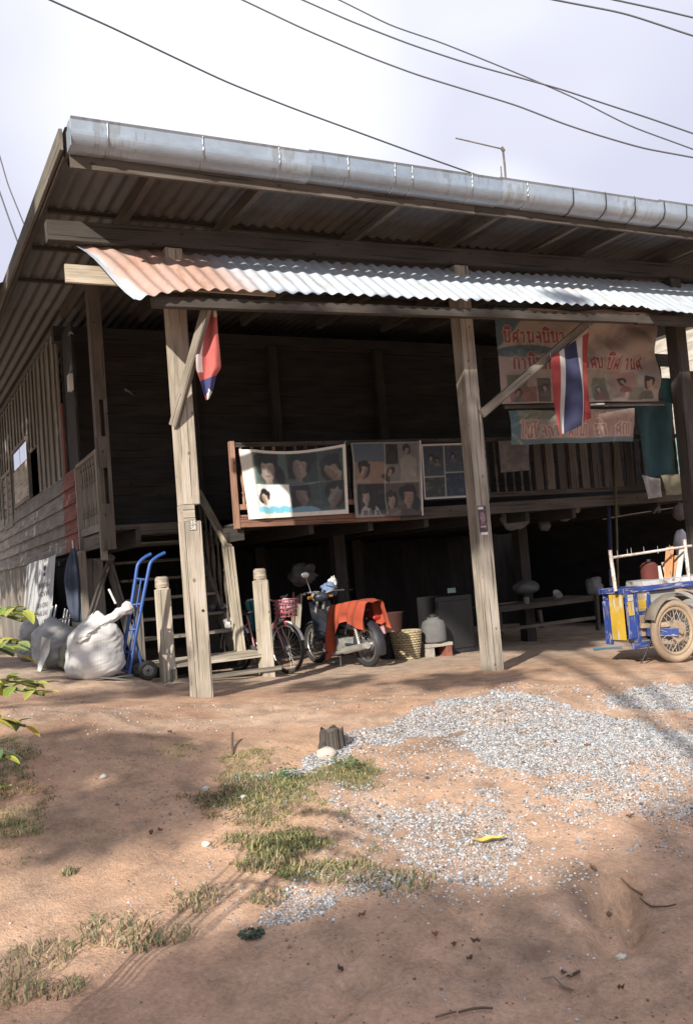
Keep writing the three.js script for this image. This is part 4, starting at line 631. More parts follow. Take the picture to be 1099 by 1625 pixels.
{   // white painted cement sheet with black stencilled rows, leaning under the left wall
  const t = canvasTex(512, 512, (x, W, H) => { x.fillStyle = '#a4a6a8'; x.fillRect(0, 0, W, H); const r = rc(41); for (let i = 0; i < 300; i++) { x.fillStyle = `rgba(110,112,112,${r(0, 0.16)})`; x.fillRect(r(0, W), r(0, H), r(3, 40), r(6, 120)); } x.fillStyle = '#6e6d6c'; x.fillRect(70, 120, 60, 330); x.fillRect(222, 0, 6, H); x.fillStyle = '#1d1d1f'; x.beginPath(); x.ellipse(330, 70, 18, 20, 0, 0, 7); x.ellipse(332, 120, 14, 14, 0, 0, 7); x.fill(); x.font = 'bold 52px sans-serif'; x.textAlign = 'center'; for (const [q, yy] of [['MWWA', 220], ['NOVVE', 285], ['AV-ONU', 370], ['NALUAE', 430]]) { x.fillText(q, 345, yy, 150); } });
  const z0 = U(25, 905, 'x', -0.55).z, c = [V(-0.52, 1.38, -6.0), V(-0.50, 1.43, -3.75), V(-0.62, gh(-0.6, -3.7) + 0.35, -3.62), V(-0.64, gh(-0.6, -6) + 0.2, -6.0)];
  const s = thing('stencilled_sheet', 'weathered white sheet with stencilled black rows standing under the left wall', 'sheet'); const g = cloth(c, 20, 14, (u, v) => 0.03 * Math.sin(u * 6), V(-1, 0, 0)); part(s, 'panel', g, paper(t, { roughness: 0.8 }));
  part(s, 'lower_panel', cloth([c[3].clone().add(V(0.004, 0, 0)), c[2].clone().add(V(0.004, 0, 0)), V(-0.66, gh(-0.66, -3.5), -3.55), V(-0.68, gh(-0.7, -6), -6)], 10, 8, (u) => 0.02 * Math.sin(u * 9), V(-1, 0, 0)), plain([0.20, 0.195, 0.19])); rebase(s);
}
{   // two folded tube chairs
  const z = -2.55, mk = (label, L, bar2) => { const s = thing('folding_chair', label, 'chair'); for (const [a, b] of L) part(s, 'tube', rod(UZ(a[0], a[1], z), UZ(b[0], b[1], z - 0.12), 0.012, 8), MT.steel); part(s, 'cross_bar', rod(UZ(bar2[0], bar2[1], z + 0.02), UZ(bar2[2], bar2[3], z + 0.02), 0.012, 8), MT.steel); rebase(s); };
  mk('bare metal chair frame folded behind the grey bags, left one of two', [[[62, 1048], [84, 962]], [[72, 1042], [90, 960]]], [70, 985, 90, 982]); mk('bare metal chair frame folded beside the navy umbrella, right one of two', [[[93, 1025], [104, 966]], [[98, 1022], [108, 968]], [[104, 1020], [113, 970]]], [93, 984, 112, 980]);
}
{   // dark blue folded umbrella hung on the stump post
  const g = lathe([[0.0, 0], [0.05, 0.02], [0.085, 0.2], [0.10, 0.45], [0.075, 0.62], [0.035, 0.76], [0.012, 0.80]], 36), p = g.attributes.position;
  for (let i = 0; i < p.count; i++) { const a = Math.atan2(p.getZ(i), p.getX(i)), n = 1 + 0.22 * Math.sin(a * 8 + p.getY(i) * 3); p.setXYZ(i, p.getX(i) * n, p.getY(i), p.getZ(i) * n); } g.computeVertexNormals();
  const q = UZ(124, 985, -2.6), s = thing('folded_umbrella', 'large faded navy umbrella folded and hung against the post under the house corner', 'umbrella'); part(s, 'canopy', g.translate(q.x, q.y - 0.02, -2.6), clothMat([0.075, 0.095, 0.15])); part(s, 'shaft', rod(V(q.x, q.y + 0.76, -2.6), V(q.x, q.y + 0.86, -2.6), 0.014, 8), MT.steel); rebase(s);
}
{   // hoe and a bent pole leaning behind the sack
  const s = thing('hoe', 'old hoe with a dark wooden handle leaning behind the largest sack', 'tool'); part(s, 'handle', tube([UZ(138, 988, -1.75), UZ(152, 945, -1.78), UZ(166, 905, -1.82), UZ(174, 886, -1.85)], 0.016, 20, 8), MT.brown[0]);
  part(s, 'blade', lump(0.075, 0.035, 0.05, 0.3, 2, 55).translate(UZ(172, 886, -1.85).x, UZ(172, 886, -1.85).y, -1.85), MT.brown[2]); rebase(s);
  const p = thing('wooden_pole', 'slim brown pole leaning beside the hoe', 'pole'); part(p, 'shaft', rod(UZ(146, 985, -1.7), UZ(170, 908, -1.75), 0.014, 8, 0.012), MT.brown[1]); part(p, 'tip', rod(UZ(170, 908, -1.75), UZ(173, 899, -1.755), 0.012, 8, 0.006), MT.grey[2]); rebase(p);
  solo('plastic_pipe', rod(UZ(173, 935, -1.2), UZ(184, 958, -1.15), 0.011, 10), MT.white, 'short white pipe sticking up behind the neck of the largest sack', 'pipe');
}
{   // blue hand truck
  const s = thing('hand_truck', 'blue tubular hand truck with black tyres parked against the stair newel', 'hand truck');
  const z = -0.98, base = UZ(233, 1062, z), gy = gh(base.x, z), wr = 0.092, T = 0.0165;
  const rail = (pts, zz) => tube(pts.map(([x, y], i) => UZ(x, y, zz)), T, 40, 10);
  part(s, 'rail', rail([[262, 877], [250, 883], [239, 893], [234, 915], [224, 965], [212, 1030], [205, 1070]], z), MT.blue);
  part(s, 'rail', rail([[240, 879], [229, 885], [219, 896], [215, 920], [207, 970], [197, 1030], [191, 1064]], z - 0.05), MT.blue);
  for (const [a, b] of [[[214, 918], [234, 920]], [[209, 960], [226, 958]], [[203, 1000], [219, 998]], [[197, 1035], [212, 1034]], [[192, 1063], [206, 1068]]]) part(s, 'cross_bar', rod(UZ(a[0], a[1], z - 0.045), UZ(b[0], b[1], z - 0.004), 0.011, 8), MT.blue);
  part(s, 'centre_rod', rod(UZ(224, 920, z - 0.02), UZ(201, 1060, z - 0.02), 0.008, 8), MT.blue); part(s, 'strut', rod(UZ(213, 1000, z - 0.03), UZ(225, 1058, z - 0.03), 0.010, 8), MT.blue);
  for (const dz of [0.03, -0.32]) { const w = new THREE.Group(); w.name = 'wheel'; s.add(w); w.position.set(base.x, gy + wr, z + dz); part(w, 'tyre', new THREE.TorusGeometry(wr - 0.024, 0.025, 12, 28), MT.rubber); part(w, 'rim', merge([rod(V(0, 0, -0.016), V(0, 0, 0.016), 0.05, 18), ...[0, 1, 2, 3, 4].map((k) => bx(0.02, 0.055, 0.04).translate(0, 0.03, 0).rotateZ(k * 1.2566))]), plain([0.12, 0.12, 0.12])); }
  part(s, 'axle', rod(V(base.x, gy + wr, z - 0.34), V(base.x, gy + wr, z + 0.05), 0.010, 8), MT.steel);
  const a = UZ(206, 1070, z), pl = bx(0.34, 0.008, 0.28, 0.003); part(s, 'toe_plate', pl.translate(a.x - 0.16, gh(a.x - 0.2, z) + 0.02, z - 0.02), plain([0.16, 0.15, 0.14], { roughness: 0.6 })); part(s, 'toe_rim', tube([V(a.x, gy + 0.03, z + 0.12), V(a.x - 0.3, gh(a.x - 0.3, z) + 0.026, z + 0.11), V(a.x - 0.335, gh(a.x - 0.3, z) + 0.026, z - 0.02), V(a.x - 0.3, gh(a.x - 0.3, z) + 0.026, z - 0.15), V(a.x, gy + 0.03, z - 0.16)], 0.009, 40, 6), plain([0.2, 0.19, 0.18])); rebase(s);
}
// shoes and small things on the stair
{
  const shoe = (x, y, z, a, m, label) => { const s = thing('shoe', label, 'shoe'); const so = new THREE.Shape(); so.moveTo(-0.12, -0.035); so.quadraticCurveTo(-0.14, 0, -0.12, 0.035); so.quadraticCurveTo(0, 0.03, 0.07, 0.048); so.quadraticCurveTo(0.14, 0.03, 0.135, -0.01); so.quadraticCurveTo(0.10, -0.05, 0, -0.035); so.lineTo(-0.12, -0.035); part(s, 'sole', new THREE.ExtrudeGeometry(so, { depth: 0.018, bevelEnabled: true, bevelSize: 0.004, bevelThickness: 0.004, bevelSegments: 1 }).rotateX(-Math.PI / 2), MT.black); const u = lump(0.10, 0.045, 0.042, 0.12, 2, 66).translate(0.03, 0.045, 0); part(s, 'upper', u, m); s.position.set(x, y, z); s.rotation.y = a; return s; };
  const q = UZ(350, 966, -2.75); shoe(q.x - 0.02, 0.62, -2.62, 1.3, plain([0.30, 0.30, 0.32]), 'pale grey shoe with a dark sole on the fourth step by the right rail');
  shoe(q.x - 0.15, 0.62, -2.60, 1.1, plain([0.12, 0.12, 0.13]), 'dark shoe beside the pale shoe on the fourth step');
  const b = UZ(366, 985, -2.36); solo('cloth_bundle', lump(0.075, 0.07, 0.07, 0.3, 2.2, 67).translate(b.x - 0.02, 0.485, -2.33), MT.white, 'small white bundle of cloth on the lowest open step', 'bundle');
  const c = UZ(345, 895, -3.0); solo('cloth_bundle', lump(0.08, 0.11, 0.07, 0.3, 2.2, 68).translate(0.98, 1.06 + 0.08, -3.0), clothMat([0.20, 0.20, 0.22]), 'grey rag bundle on an upper step beside the turned rail', 'bundle');
}
// ---------------------------------------------------------------- wheels and cycles
function wheel(parent, name, r, tw, spokes, mats, hubW = 0.05, spread = 0.03) {     // wheel in the local xy plane
  const w = new THREE.Group(); w.name = name; parent.add(w);
  part(w, 'tyre', new THREE.TorusGeometry(r - tw, tw, 10, 44), mats[0]); part(w, 'rim', new THREE.TorusGeometry(r - tw * 2.3, tw * 0.55, 8, 44), mats[1]);
  const L = []; for (let i = 0; i < spokes; i++) { const a = i / spokes * 6.2832, b = a + (i % 2 ? 0.35 : -0.35), s = i % 4 < 2 ? 1 : -1; L.push(rod(V(Math.cos(b) * hubW * 0.6, Math.sin(b) * hubW * 0.6, s * spread), V(Math.cos(a) * (r - tw * 2.2), Math.sin(a) * (r - tw * 2.2), 0), mats[3] ?? 0.0016, 5)); }
  part(w, 'spokes', merge(L), mats[2]); part(w, 'hub', merge([rod(V(0, 0, -spread - 0.01), V(0, 0, spread + 0.01), hubW * 0.45, 14), rod(V(0, 0, -spread - 0.004), V(0, 0, -spread + 0.004), hubW * 0.7, 14), rod(V(0, 0, spread - 0.004), V(0, 0, spread + 0.004), hubW * 0.7, 14)]), mats[1]); return w;
}
function arcBand(r, w, a0, a1, th = 0.004, curve = 0.012, n = 24) {     // a mudguard: part of a hoop in the xy plane
  const pos = [], uv = [], idx = []; for (let i = 0; i <= n; i++) for (let j = 0; j <= 6; j++) { const a = lerp(a0, a1, i / n), q = (j / 6 - 0.5) * 2, rr2 = r - q * q * curve; pos.push(Math.cos(a) * rr2, Math.sin(a) * rr2, q * w / 2); uv.push(i / n, j / 6); }
  for (let i = 0; i < n; i++) for (let j = 0; j < 6; j++) { const a = i * 7 + j; idx.push(a, a + 7, a + 1, a + 1, a + 7, a + 8); }
  const g = new THREE.BufferGeometry(); g.setAttribute('position', new THREE.Float32BufferAttribute(pos, 3)); g.setAttribute('uv', new THREE.Float32BufferAttribute(uv, 2)); g.setIndex(idx); g.computeVertexNormals(); return g;
}
{   // bicycle seen from the front
  const b = thing('bicycle', 'small bicycle with pink basket and white mudguard beside the right stair newel', 'bicycle'); const r = 0.315;
  const pink = plain([0.42, 0.13, 0.16], { roughness: 0.5 }), frame = plain([0.42, 0.19, 0.22], { roughness: 0.4 });
  for (const x of [0.5, -0.5]) { const w = wheel(b, 'wheel', r, 0.019, 28, [MT.rubber, MT.steel, MT.steel]); w.position.set(x, r, 0); }
  part(b, 'mudguard', arcBand(r + 0.02, 0.05, 0.3, 2.6).translate(0.5, r, 0), MT.white); part(b, 'mudguard', arcBand(r + 0.02, 0.05, 0.6, 3.2).translate(-0.5, r, 0), MT.white);
  const T = (a, c, rad = 0.014, m = frame) => part(b, 'frame_tube', rod(V(...a), V(...c), rad, 10), m);
  T([0.36, 0.74, 0], [0.33, 0.62, 0]); T([0.34, 0.66, 0], [-0.1, 0.30, 0]); T([0.33, 0.60, 0], [-0.14, 0.26, 0], 0.016); T([-0.12, 0.27, 0], [-0.24, 0.72, 0]); for (const z of [-0.05, 0.05]) { T([-0.12, 0.27, z], [-0.5, r, z], 0.009); T([-0.21, 0.62, z * 0.6], [-0.5, r, z], 0.008); T([0.34, 0.64, z * 0.7], [0.5, r, z], 0.011); }
  part(b, 'handlebar', tube([V(0.22, 0.93, -0.27), V(0.34, 0.95, -0.2), V(0.38, 0.88, 0), V(0.34, 0.95, 0.2), V(0.22, 0.93, 0.27)], 0.011, 30, 8), MT.steel); for (const z of [-0.27, 0.27]) part(b, 'grip', rod(V(0.25, 0.935, z * 0.96), V(0.14, 0.92, z), 0.016, 10), MT.black);
  part(b, 'stem', rod(V(0.36, 0.72, 0), V(0.38, 0.89, 0), 0.013, 10), MT.steel); part(b, 'saddle', lump(0.13, 0.035, 0.075, 0.1, 2, 71).translate(-0.26, 0.76, 0), MT.black); part(b, 'crank', merge([rod(V(-0.12, 0.27, -0.07), V(-0.12, 0.27, 0.07), 0.015, 10), rod(V(-0.12, 0.27, 0.07), V(-0.04, 0.13, 0.07), 0.009, 8), rod(V(-0.12, 0.27, -0.07), V(-0.2, 0.41, -0.07), 0.009, 8), rod(V(-0.12, 0.27, 0.05), V(-0.12, 0.27, 0.056), 0.085, 24)]), MT.steel);
  // front basket of bands
  const bk = []; for (let k = 0; k < 5; k++) { const y = 0.70 + k * 0.05, f = 0.8 + 0.05 * k; bk.push(tube([V(0.44, y, -0.12 * f), V(0.44 + 0.22 * f, y, -0.12 * f), V(0.44 + 0.22 * f, y, 0.12 * f), V(0.44, y, 0.12 * f)], 0.007, 30, 5, true)); } for (let k = 0; k < 16; k++) { const t = k / 16, px = t < 0.3 ? 0.44 + t / 0.3 * 0.19 : t < 0.5 ? 0.635 : t < 0.8 ? 0.635 - (t - 0.5) / 0.3 * 0.19 : 0.44, pz = t < 0.3 ? -0.1 : t < 0.5 ? -0.1 + (t - 0.3) : t < 0.8 ? 0.1 : 0.1 - (t - 0.8); bk.push(rod(V(px, 0.69, pz), V(px + 0.015, 0.91, pz * 1.15), 0.006, 5)); }
  part(b, 'basket', merge(bk), pink); part(b, 'reflector', lump(0.02, 0.035, 0.035, 0.02, 1, 72).translate(0.52, 0.62, 0), plain([0.55, 0.04, 0.06], { roughness: 0.25 })); part(b, 'lamp', lump(0.04, 0.04, 0.04, 0.02, 1, 73).translate(0.44, 0.66, 0), MT.steel); part(b, 'parcel', lump(0.10, 0.09, 0.11, 0.3, 2, 74).translate(0.56, 0.82, 0), plain([0.66, 0.42, 0.46]));
  const q = UZ(455, 1058, -1.55); b.position.set(q.x - 0.08, gh(q.x, -1.6) + 0.0, -2.05); b.rotation.y = -Math.PI / 2 + 0.30; b.scale.setScalar(0.88);
}
{   // motorcycle seen from its rear left
  const b = thing('motorcycle', 'worn step-through motorcycle with an orange-red cloth thrown over its seat', 'motorcycle'); const r = 0.285;
  const w1 = wheel(b, 'wheel', r, 0.033, 32, [MT.rubber, MT.steel, MT.steel], 0.11, 0.04), w2 = wheel(b, 'wheel', r, 0.037, 32, [MT.rubber, MT.steel, MT.steel], 0.12, 0.045); w1.position.set(0.62, r, 0); w2.position.set(-0.60, r, 0);
  const dark = plain([0.035, 0.035, 0.045], { roughness: 0.4 }), navy = plain([0.045, 0.052, 0.075], { roughness: 0.4 }), alu = std([0.68, 0.66, 0.62], { map: cloudy, metalness: 0.6, roughness: 0.45 });
  for (const z of [-0.07, 0.07]) { part(b, 'fork', rod(V(0.62, r, z), V(0.42, 0.86, z * 0.8), 0.02, 12), alu); part(b, 'shock', merge([rod(V(-0.58, r + 0.02, z * 1.5), V(-0.48, 0.62, z * 1.5), 0.014, 10), ...[...Array(9)].map((_, k) => new THREE.TorusGeometry(0.024, 0.006, 6, 12).rotateX(Math.PI / 2).translate(-0.565 + 0.008 * k, 0.36 + k * 0.025, z * 1.5))]), alu); part(b, 'swing_arm', rod(V(-0.05, 0.3, z), V(-0.60, r, z * 1.25), 0.018, 8), dark); }
  part(b, 'mudguard', arcBand(r + 0.03, 0.12, 0.2, 2.9, 0, 0.03).translate(0.62, r, 0), navy); part(b, 'mudguard', arcBand(r + 0.05, 0.15, 0.7, 3.5, 0, 0.03).translate(-0.60, r, 0), dark);
  part(b, 'leg_shield', cloth([V(0.46, 0.86, -0.17), V(0.46, 0.86, 0.17), V(0.22, 0.34, 0.24), V(0.22, 0.34, -0.24)], 14, 14, (u, v) => 0.08 * Math.sin(u * Math.PI) , V(1, 0, 0.0)), navy);
  part(b, 'frame_beam', bar(V(0.42, 0.72, 0), V(-0.05, 0.44, 0), 0.11, 0.10, 0.02), dark); part(b, 'engine', merge([rod(V(0.02, 0.30, -0.12), V(0.02, 0.30, 0.12), 0.10, 20), rod(V(-0.14, 0.29, -0.13), V(-0.14, 0.29, 0.13), 0.085, 18), bx(0.24, 0.15, 0.18, 0.02).translate(-0.07, 0.30, 0)]), alu);
  part(b, 'cylinder', merge([...Array(7)].map((_, k) => bx(0.012, 0.13, 0.13, 0.003).translate(0.13 + k * 0.022, 0.33, 0)).concat([rod(V(0.08, 0.33, 0), V(0.32, 0.34, 0), 0.045, 14)])), alu);
  part(b, 'exhaust', tube([V(0.26, 0.29, -0.08), V(0.22, 0.2, -0.12), V(0, 0.17, -0.15), V(-0.3, 0.22, -0.16), V(-0.78, 0.3, -0.17)], 0.028, 30, 10), alu); part(b, 'muffler', rod(V(-0.32, 0.225, -0.165), V(-0.86, 0.31, -0.175), 0.046, 16, 0.042), alu);
  part(b, 'chain_case', bx(0.46, 0.085, 0.035, 0.02).rotateZ(0.02).translate(-0.36, 0.29, 0.12), alu);
  part(b, 'seat', lump(0.36, 0.065, 0.13, 0.06, 1.5, 76).translate(-0.32, 0.74, 0), MT.black); part(b, 'side_cover', lump(0.26, 0.12, 0.13, 0.05, 1.5, 77).translate(-0.30, 0.60, 0), navy);
  part(b, 'handlebar', tube([V(0.26, 0.99, -0.33), V(0.36, 0.99, -0.14), V(0.40, 0.95, 0), V(0.36, 0.99, 0.14), V(0.26, 0.99, 0.33)], 0.012, 30, 8), alu); for (const z of [-0.34, 0.34]) part(b, 'grip', rod(V(0.27, 0.99, z * 0.92), V(0.19, 0.985, z * 1.15), 0.018, 10), MT.black);
  part(b, 'headlamp', rod(V(0.44, 0.94, 0), V(0.53, 0.93, 0), 0.055, 18, 0.075), alu); for (const z of [-0.30, 0.30]) part(b, 'lever', tube([V(0.29, 1.0, z * 0.75), V(0.33, 0.985, z), V(0.27, 0.975, z * 1.25)], 0.005, 12, 6), alu); for (const z of [-0.13, 0.13]) part(b, 'indicator', rod(V(0.42, 0.92, z), V(0.42, 0.92, z * 1.5), 0.022, 12), plain([0.45, 0.2, 0.04], { roughness: 0.3 })); part(b, 'brake_cable', tube([V(0.3, 1.0, 0.25), V(0.46, 1.06, 0.14), V(0.5, 0.85, 0.06), V(0.56, 0.5, 0.06)], 0.005, 24, 5), MT.black); part(b, 'crash_bar', tube([V(0.2, 0.55, 0.1), V(0.34, 0.5, 0.2), V(0.32, 0.3, 0.2), V(0.15, 0.24, 0.1)], 0.012, 20, 8), alu); part(b, 'cowl', lump(0.09, 0.07, 0.11, 0.08, 1.5, 79).translate(0.40, 0.92, 0), navy);
  for (const z of [-0.2]) { const m = new THREE.Group(); m.name = 'mirror'; b.add(m); part(m, 'stalk', tube([V(0.33, 0.99, z), V(0.34, 1.12, z * 1.15), V(0.31, 1.2, z * 1.35)], 0.006, 14, 6), MT.steel); part(m, 'glass', lump(0.012, 0.042, 0.062, 0.02, 1, 80).translate(0.31, 1.235, z * 1.4), MT.steel); }
  part(b, 'tail_lamp', lump(0.03, 0.035, 0.06, 0.02, 1, 81).translate(-0.86, 0.64, 0), plain([0.4, 0.02, 0.02], { roughness: 0.3 })); part(b, 'foot_peg', rod(V(0.0, 0.2, -0.27), V(0.0, 0.2, 0.27), 0.012, 8), MT.black); part(b, 'centre_stand', merge([rod(V(-0.12, 0.22, 0.1), V(-0.2, 0.0, 0.16), 0.012, 8), rod(V(-0.12, 0.22, -0.1), V(-0.2, 0.0, -0.16), 0.012, 8)]), dark);
  const px = 2.30, pz = -1.98; b.scale.setScalar(0.86); b.position.set(px, gh(px, pz) - 0.005, pz); b.rotation.y = Math.PI / 2 + 0.13; b.rotation.x = 0; b.updateMatrixWorld(true);
  // cloth over the seat
  const NU = 46, NV = 40, pos = [], uv = [], idx = [];
  for (let j = 0; j <= NV; j++) for (let i = 0; i <= NU; i++) {
    const u = i / NU, v = j / NV, x = lerp(0.0, -0.84, u) ; const front = sstep(0.35, 0.0, u), drop = lerp(0.27, 0.62, front) + 0.04 * Math.sin(u * 7 + 1); const s = (v - 0.42) * 2 * (v < 0.42 ? 1.19 : 0.86);      // -1 near side hem, 0 crest, 1 far hem
    const k = Math.abs(s), fold = 0.035 * Math.sin(u * 17 + 2 * s) * sstep(0.3, 1, k) + 0.02 * Math.sin(u * 31 + 1); const side = s < 0 ? 1 : -1; const zz = side * (0.14 * Math.min(1, k / 0.35) + sstep(0.3, 0.7, k) * 0.05 + fold); const yy = 0.815 - 0.03 * Math.sin(u * 5) * (1 - k) - drop * sstep(0.22, 1.05, k) * 1.1 + (u < 0.12 ? 0.0 : 0) + 0.05 * Math.sin(u * 3.1) + 0.012 * Math.sin(v * 23);
    pos.push(x + 0.03 * Math.sin(v * 9) + 0.02 * k * Math.sin(u * 12), yy, zz); uv.push(u, v);
  }
  for (let j = 0; j < NV; j++) for (let i = 0; i < NU; i++) { const a = j * (NU + 1) + i, e = a + NU + 1; idx.push(a, e, a + 1, a + 1, e, e + 1); }
  const g = new THREE.BufferGeometry(); g.setAttribute('position', new THREE.Float32BufferAttribute(pos, 3)); g.setAttribute('uv', new THREE.Float32BufferAttribute(uv, 2)); g.setIndex(idx); g.computeVertexNormals(); g.applyMatrix4(b.matrixWorld);
  solo('seat_cloth', g, clothMat([0.42, 0.075, 0.035]), 'orange-red cloth draped over the seat of the motorcycle', 'cloth');
  const hp = b.localToWorld(V(0.52, 1.02, 0.22)); const h = thing('carrier_bag', 'crumpled white and blue bag resting on the motorcycle handlebar', 'bag'); part(h, 'body', crumple(lump(0.10, 0.085, 0.09, 0.5, 2.4, 82, 36, 24), 0.4, 16, 83).translate(hp.x, hp.y, hp.z), plain([0.16, 0.24, 0.40])); part(h, 'top', crumple(lump(0.055, 0.07, 0.05, 0.5, 2.4, 84, 30, 20), 0.4, 18, 85).translate(hp.x + 0.06, hp.y + 0.07, hp.z), MT.white); rebase(h);
}

// ---------------------------------------------------------------- things in the shade under the house
{   // wicker basket: staves and woven bands
  const q = UZ(645, 1028, -2.05), y = gh(q.x, -2.05), s = thing('wicker_basket', 'pale yellow wicker basket standing on the lit ground behind the motorcycle', 'basket'); const m = [plain([0.52, 0.43, 0.27]), plain([0.45, 0.37, 0.23])];
  const H = 0.31, r = (t) => 0.135 + 0.045 * Math.pow(t, 0.8); for (let k = 0; k < 12; k++) { const t = k / 11, pts = []; for (let i = 0; i < 40; i++) { const a = i / 40 * 6.2832, o = ((i + k) % 2 ? 0.006 : -0.004); pts.push(V(q.x + Math.cos(a) * (r(t) + o), y + 0.015 + t * H, -2.05 + Math.sin(a) * (r(t) + o))); } part(s, 'band', tube(pts, k === 11 ? 0.014 : 0.0125, 80, 6, true), m[k % 2]); }
  const L = []; for (let i = 0; i < 20; i++) { const a = i / 20 * 6.2832; L.push(rod(V(q.x + Math.cos(a) * r(0), y, -2.05 + Math.sin(a) * r(0)), V(q.x + Math.cos(a) * r(1), y + H + 0.02, -2.05 + Math.sin(a) * r(1)), 0.007, 5)); } part(s, 'staves', merge(L), m[0]); part(s, 'bottom', rod(V(q.x, y + 0.005, -2.05), V(q.x, y + 0.02, -2.05), 0.135, 24), m[1]); rebase(s);
  const z = -2.3; solo('red_bucket', lathe([[0.10, 0], [0.13, 0.26], [0.14, 0.27], [0.125, 0.265], [0.09, 0.02], [0, 0.02]], 24).translate(q.x - 0.02, gh(q.x, z) + 0.28, z), plain([0.055, 0.014, 0.010]), 'dark red bucket standing behind the wicker basket', 'bucket');
  const w = thing('cardboard_box', 'low brown box behind the wicker basket under the red bucket', 'box'); part(w, 'body', bxAt(q.x - 0.2, q.x + 0.2, gh(q.x, z) - 0.02, gh(q.x, z) + 0.278, z - 0.17, z + 0.12, 0.005), MT.dark[2]); part(w, 'flap', bxAt(q.x - 0.2, q.x + 0.2, gh(q.x, z) + 0.19, gh(q.x, z) + 0.275, z + 0.122, z + 0.126), MT.dark[0]); rebase(w);
}
{   // grey jug on a block with two feet
  const q = UZ(692, 1030, -2.05), y = gh(q.x, -2.05), s = thing('concrete_stand', 'low pale concrete stand with two feet right of the wicker basket', 'stand'), m = std([0.42, 0.38, 0.34], { map: grit, bumpMap: gritBump, bumpScale: 0.004 });
  part(s, 'foot', bxAt(q.x - 0.17, q.x - 0.08, y - 0.02, y + 0.12, -2.16, -1.96, 0.006), m); part(s, 'foot', bxAt(q.x + 0.09, q.x + 0.17, y - 0.02, y + 0.12, -2.16, -1.96, 0.006), plain([0.28, 0.10, 0.07])); part(s, 'slab', bxAt(q.x - 0.18, q.x + 0.18, y + 0.121, y + 0.165, -2.18, -1.95, 0.006), m); rebase(s);
  const j = thing('plastic_jug', 'dull grey plastic drum with a lid on the concrete stand', 'drum'); part(j, 'body', lathe([[0, 0], [0.125, 0], [0.15, 0.03], [0.15, 0.2], [0.13, 0.26], [0.07, 0.29], [0.07, 0.31], [0, 0.31]], 24).translate(q.x - 0.01, y + 0.166, -2.06), plain([0.17, 0.17, 0.175])); part(j, 'cap', rod(V(q.x - 0.01, y + 0.476, -2.06), V(q.x - 0.01, y + 0.51, -2.06), 0.055, 16), MT.black); rebase(j);
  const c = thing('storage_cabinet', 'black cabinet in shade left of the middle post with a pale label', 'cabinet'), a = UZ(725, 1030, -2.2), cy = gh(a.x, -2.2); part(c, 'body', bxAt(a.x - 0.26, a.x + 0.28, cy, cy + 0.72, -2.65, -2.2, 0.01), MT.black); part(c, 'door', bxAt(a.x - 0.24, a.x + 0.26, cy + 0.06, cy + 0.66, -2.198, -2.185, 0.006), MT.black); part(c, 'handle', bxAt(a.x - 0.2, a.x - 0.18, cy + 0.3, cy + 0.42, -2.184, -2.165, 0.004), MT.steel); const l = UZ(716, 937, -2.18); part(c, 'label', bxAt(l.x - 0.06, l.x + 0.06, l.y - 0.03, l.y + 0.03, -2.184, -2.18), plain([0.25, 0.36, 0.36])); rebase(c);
  // pale board and hung bags behind the motorcycle
  const b = UZ(474, 990, -2.9); const bd = thing('leaning_board', 'pale brown board leaning between the bicycle and the motorcycle', 'board'); part(bd, 'plank', bar(UZ(470, 1000, -2.8), UZ(474, 945, -2.95), 0.03, 0.16, 0.004, V(0, 0, 1)), MT.pale[2]); part(bd, 'edge_strip', bar(UZ(463, 1000, -2.79), UZ(466, 940, -2.94), 0.02, 0.025), MT.rail[0]); rebase(bd);
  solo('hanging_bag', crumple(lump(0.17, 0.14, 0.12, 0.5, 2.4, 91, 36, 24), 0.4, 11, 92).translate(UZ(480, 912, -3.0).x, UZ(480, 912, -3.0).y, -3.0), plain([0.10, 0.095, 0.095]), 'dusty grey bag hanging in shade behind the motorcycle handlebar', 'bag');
  solo('hanging_cloth', cloth([UZ(388, 955, -2.4), UZ(408, 950, -2.4), UZ(412, 1005, -2.4), UZ(400, 1000, -2.4)], 12, 16, (u, v) => 0.03 * Math.sin(u * 14)), clothMat([0.04, 0.22, 0.25]), 'turquoise cloth hanging between the stair rail and the right newel', 'cloth');
  solo('plastic_bag', crumple(lump(0.11, 0.08, 0.1, 0.3, 2, 93), 0.2, 9, 94).translate(UZ(612, 1003, -2.4).x, UZ(612, 1003, -2.4).y, -2.4), plain([0.42, 0.24, 0.26]), 'small pink bag on the ground between motorcycle and wicker basket', 'bag');
}
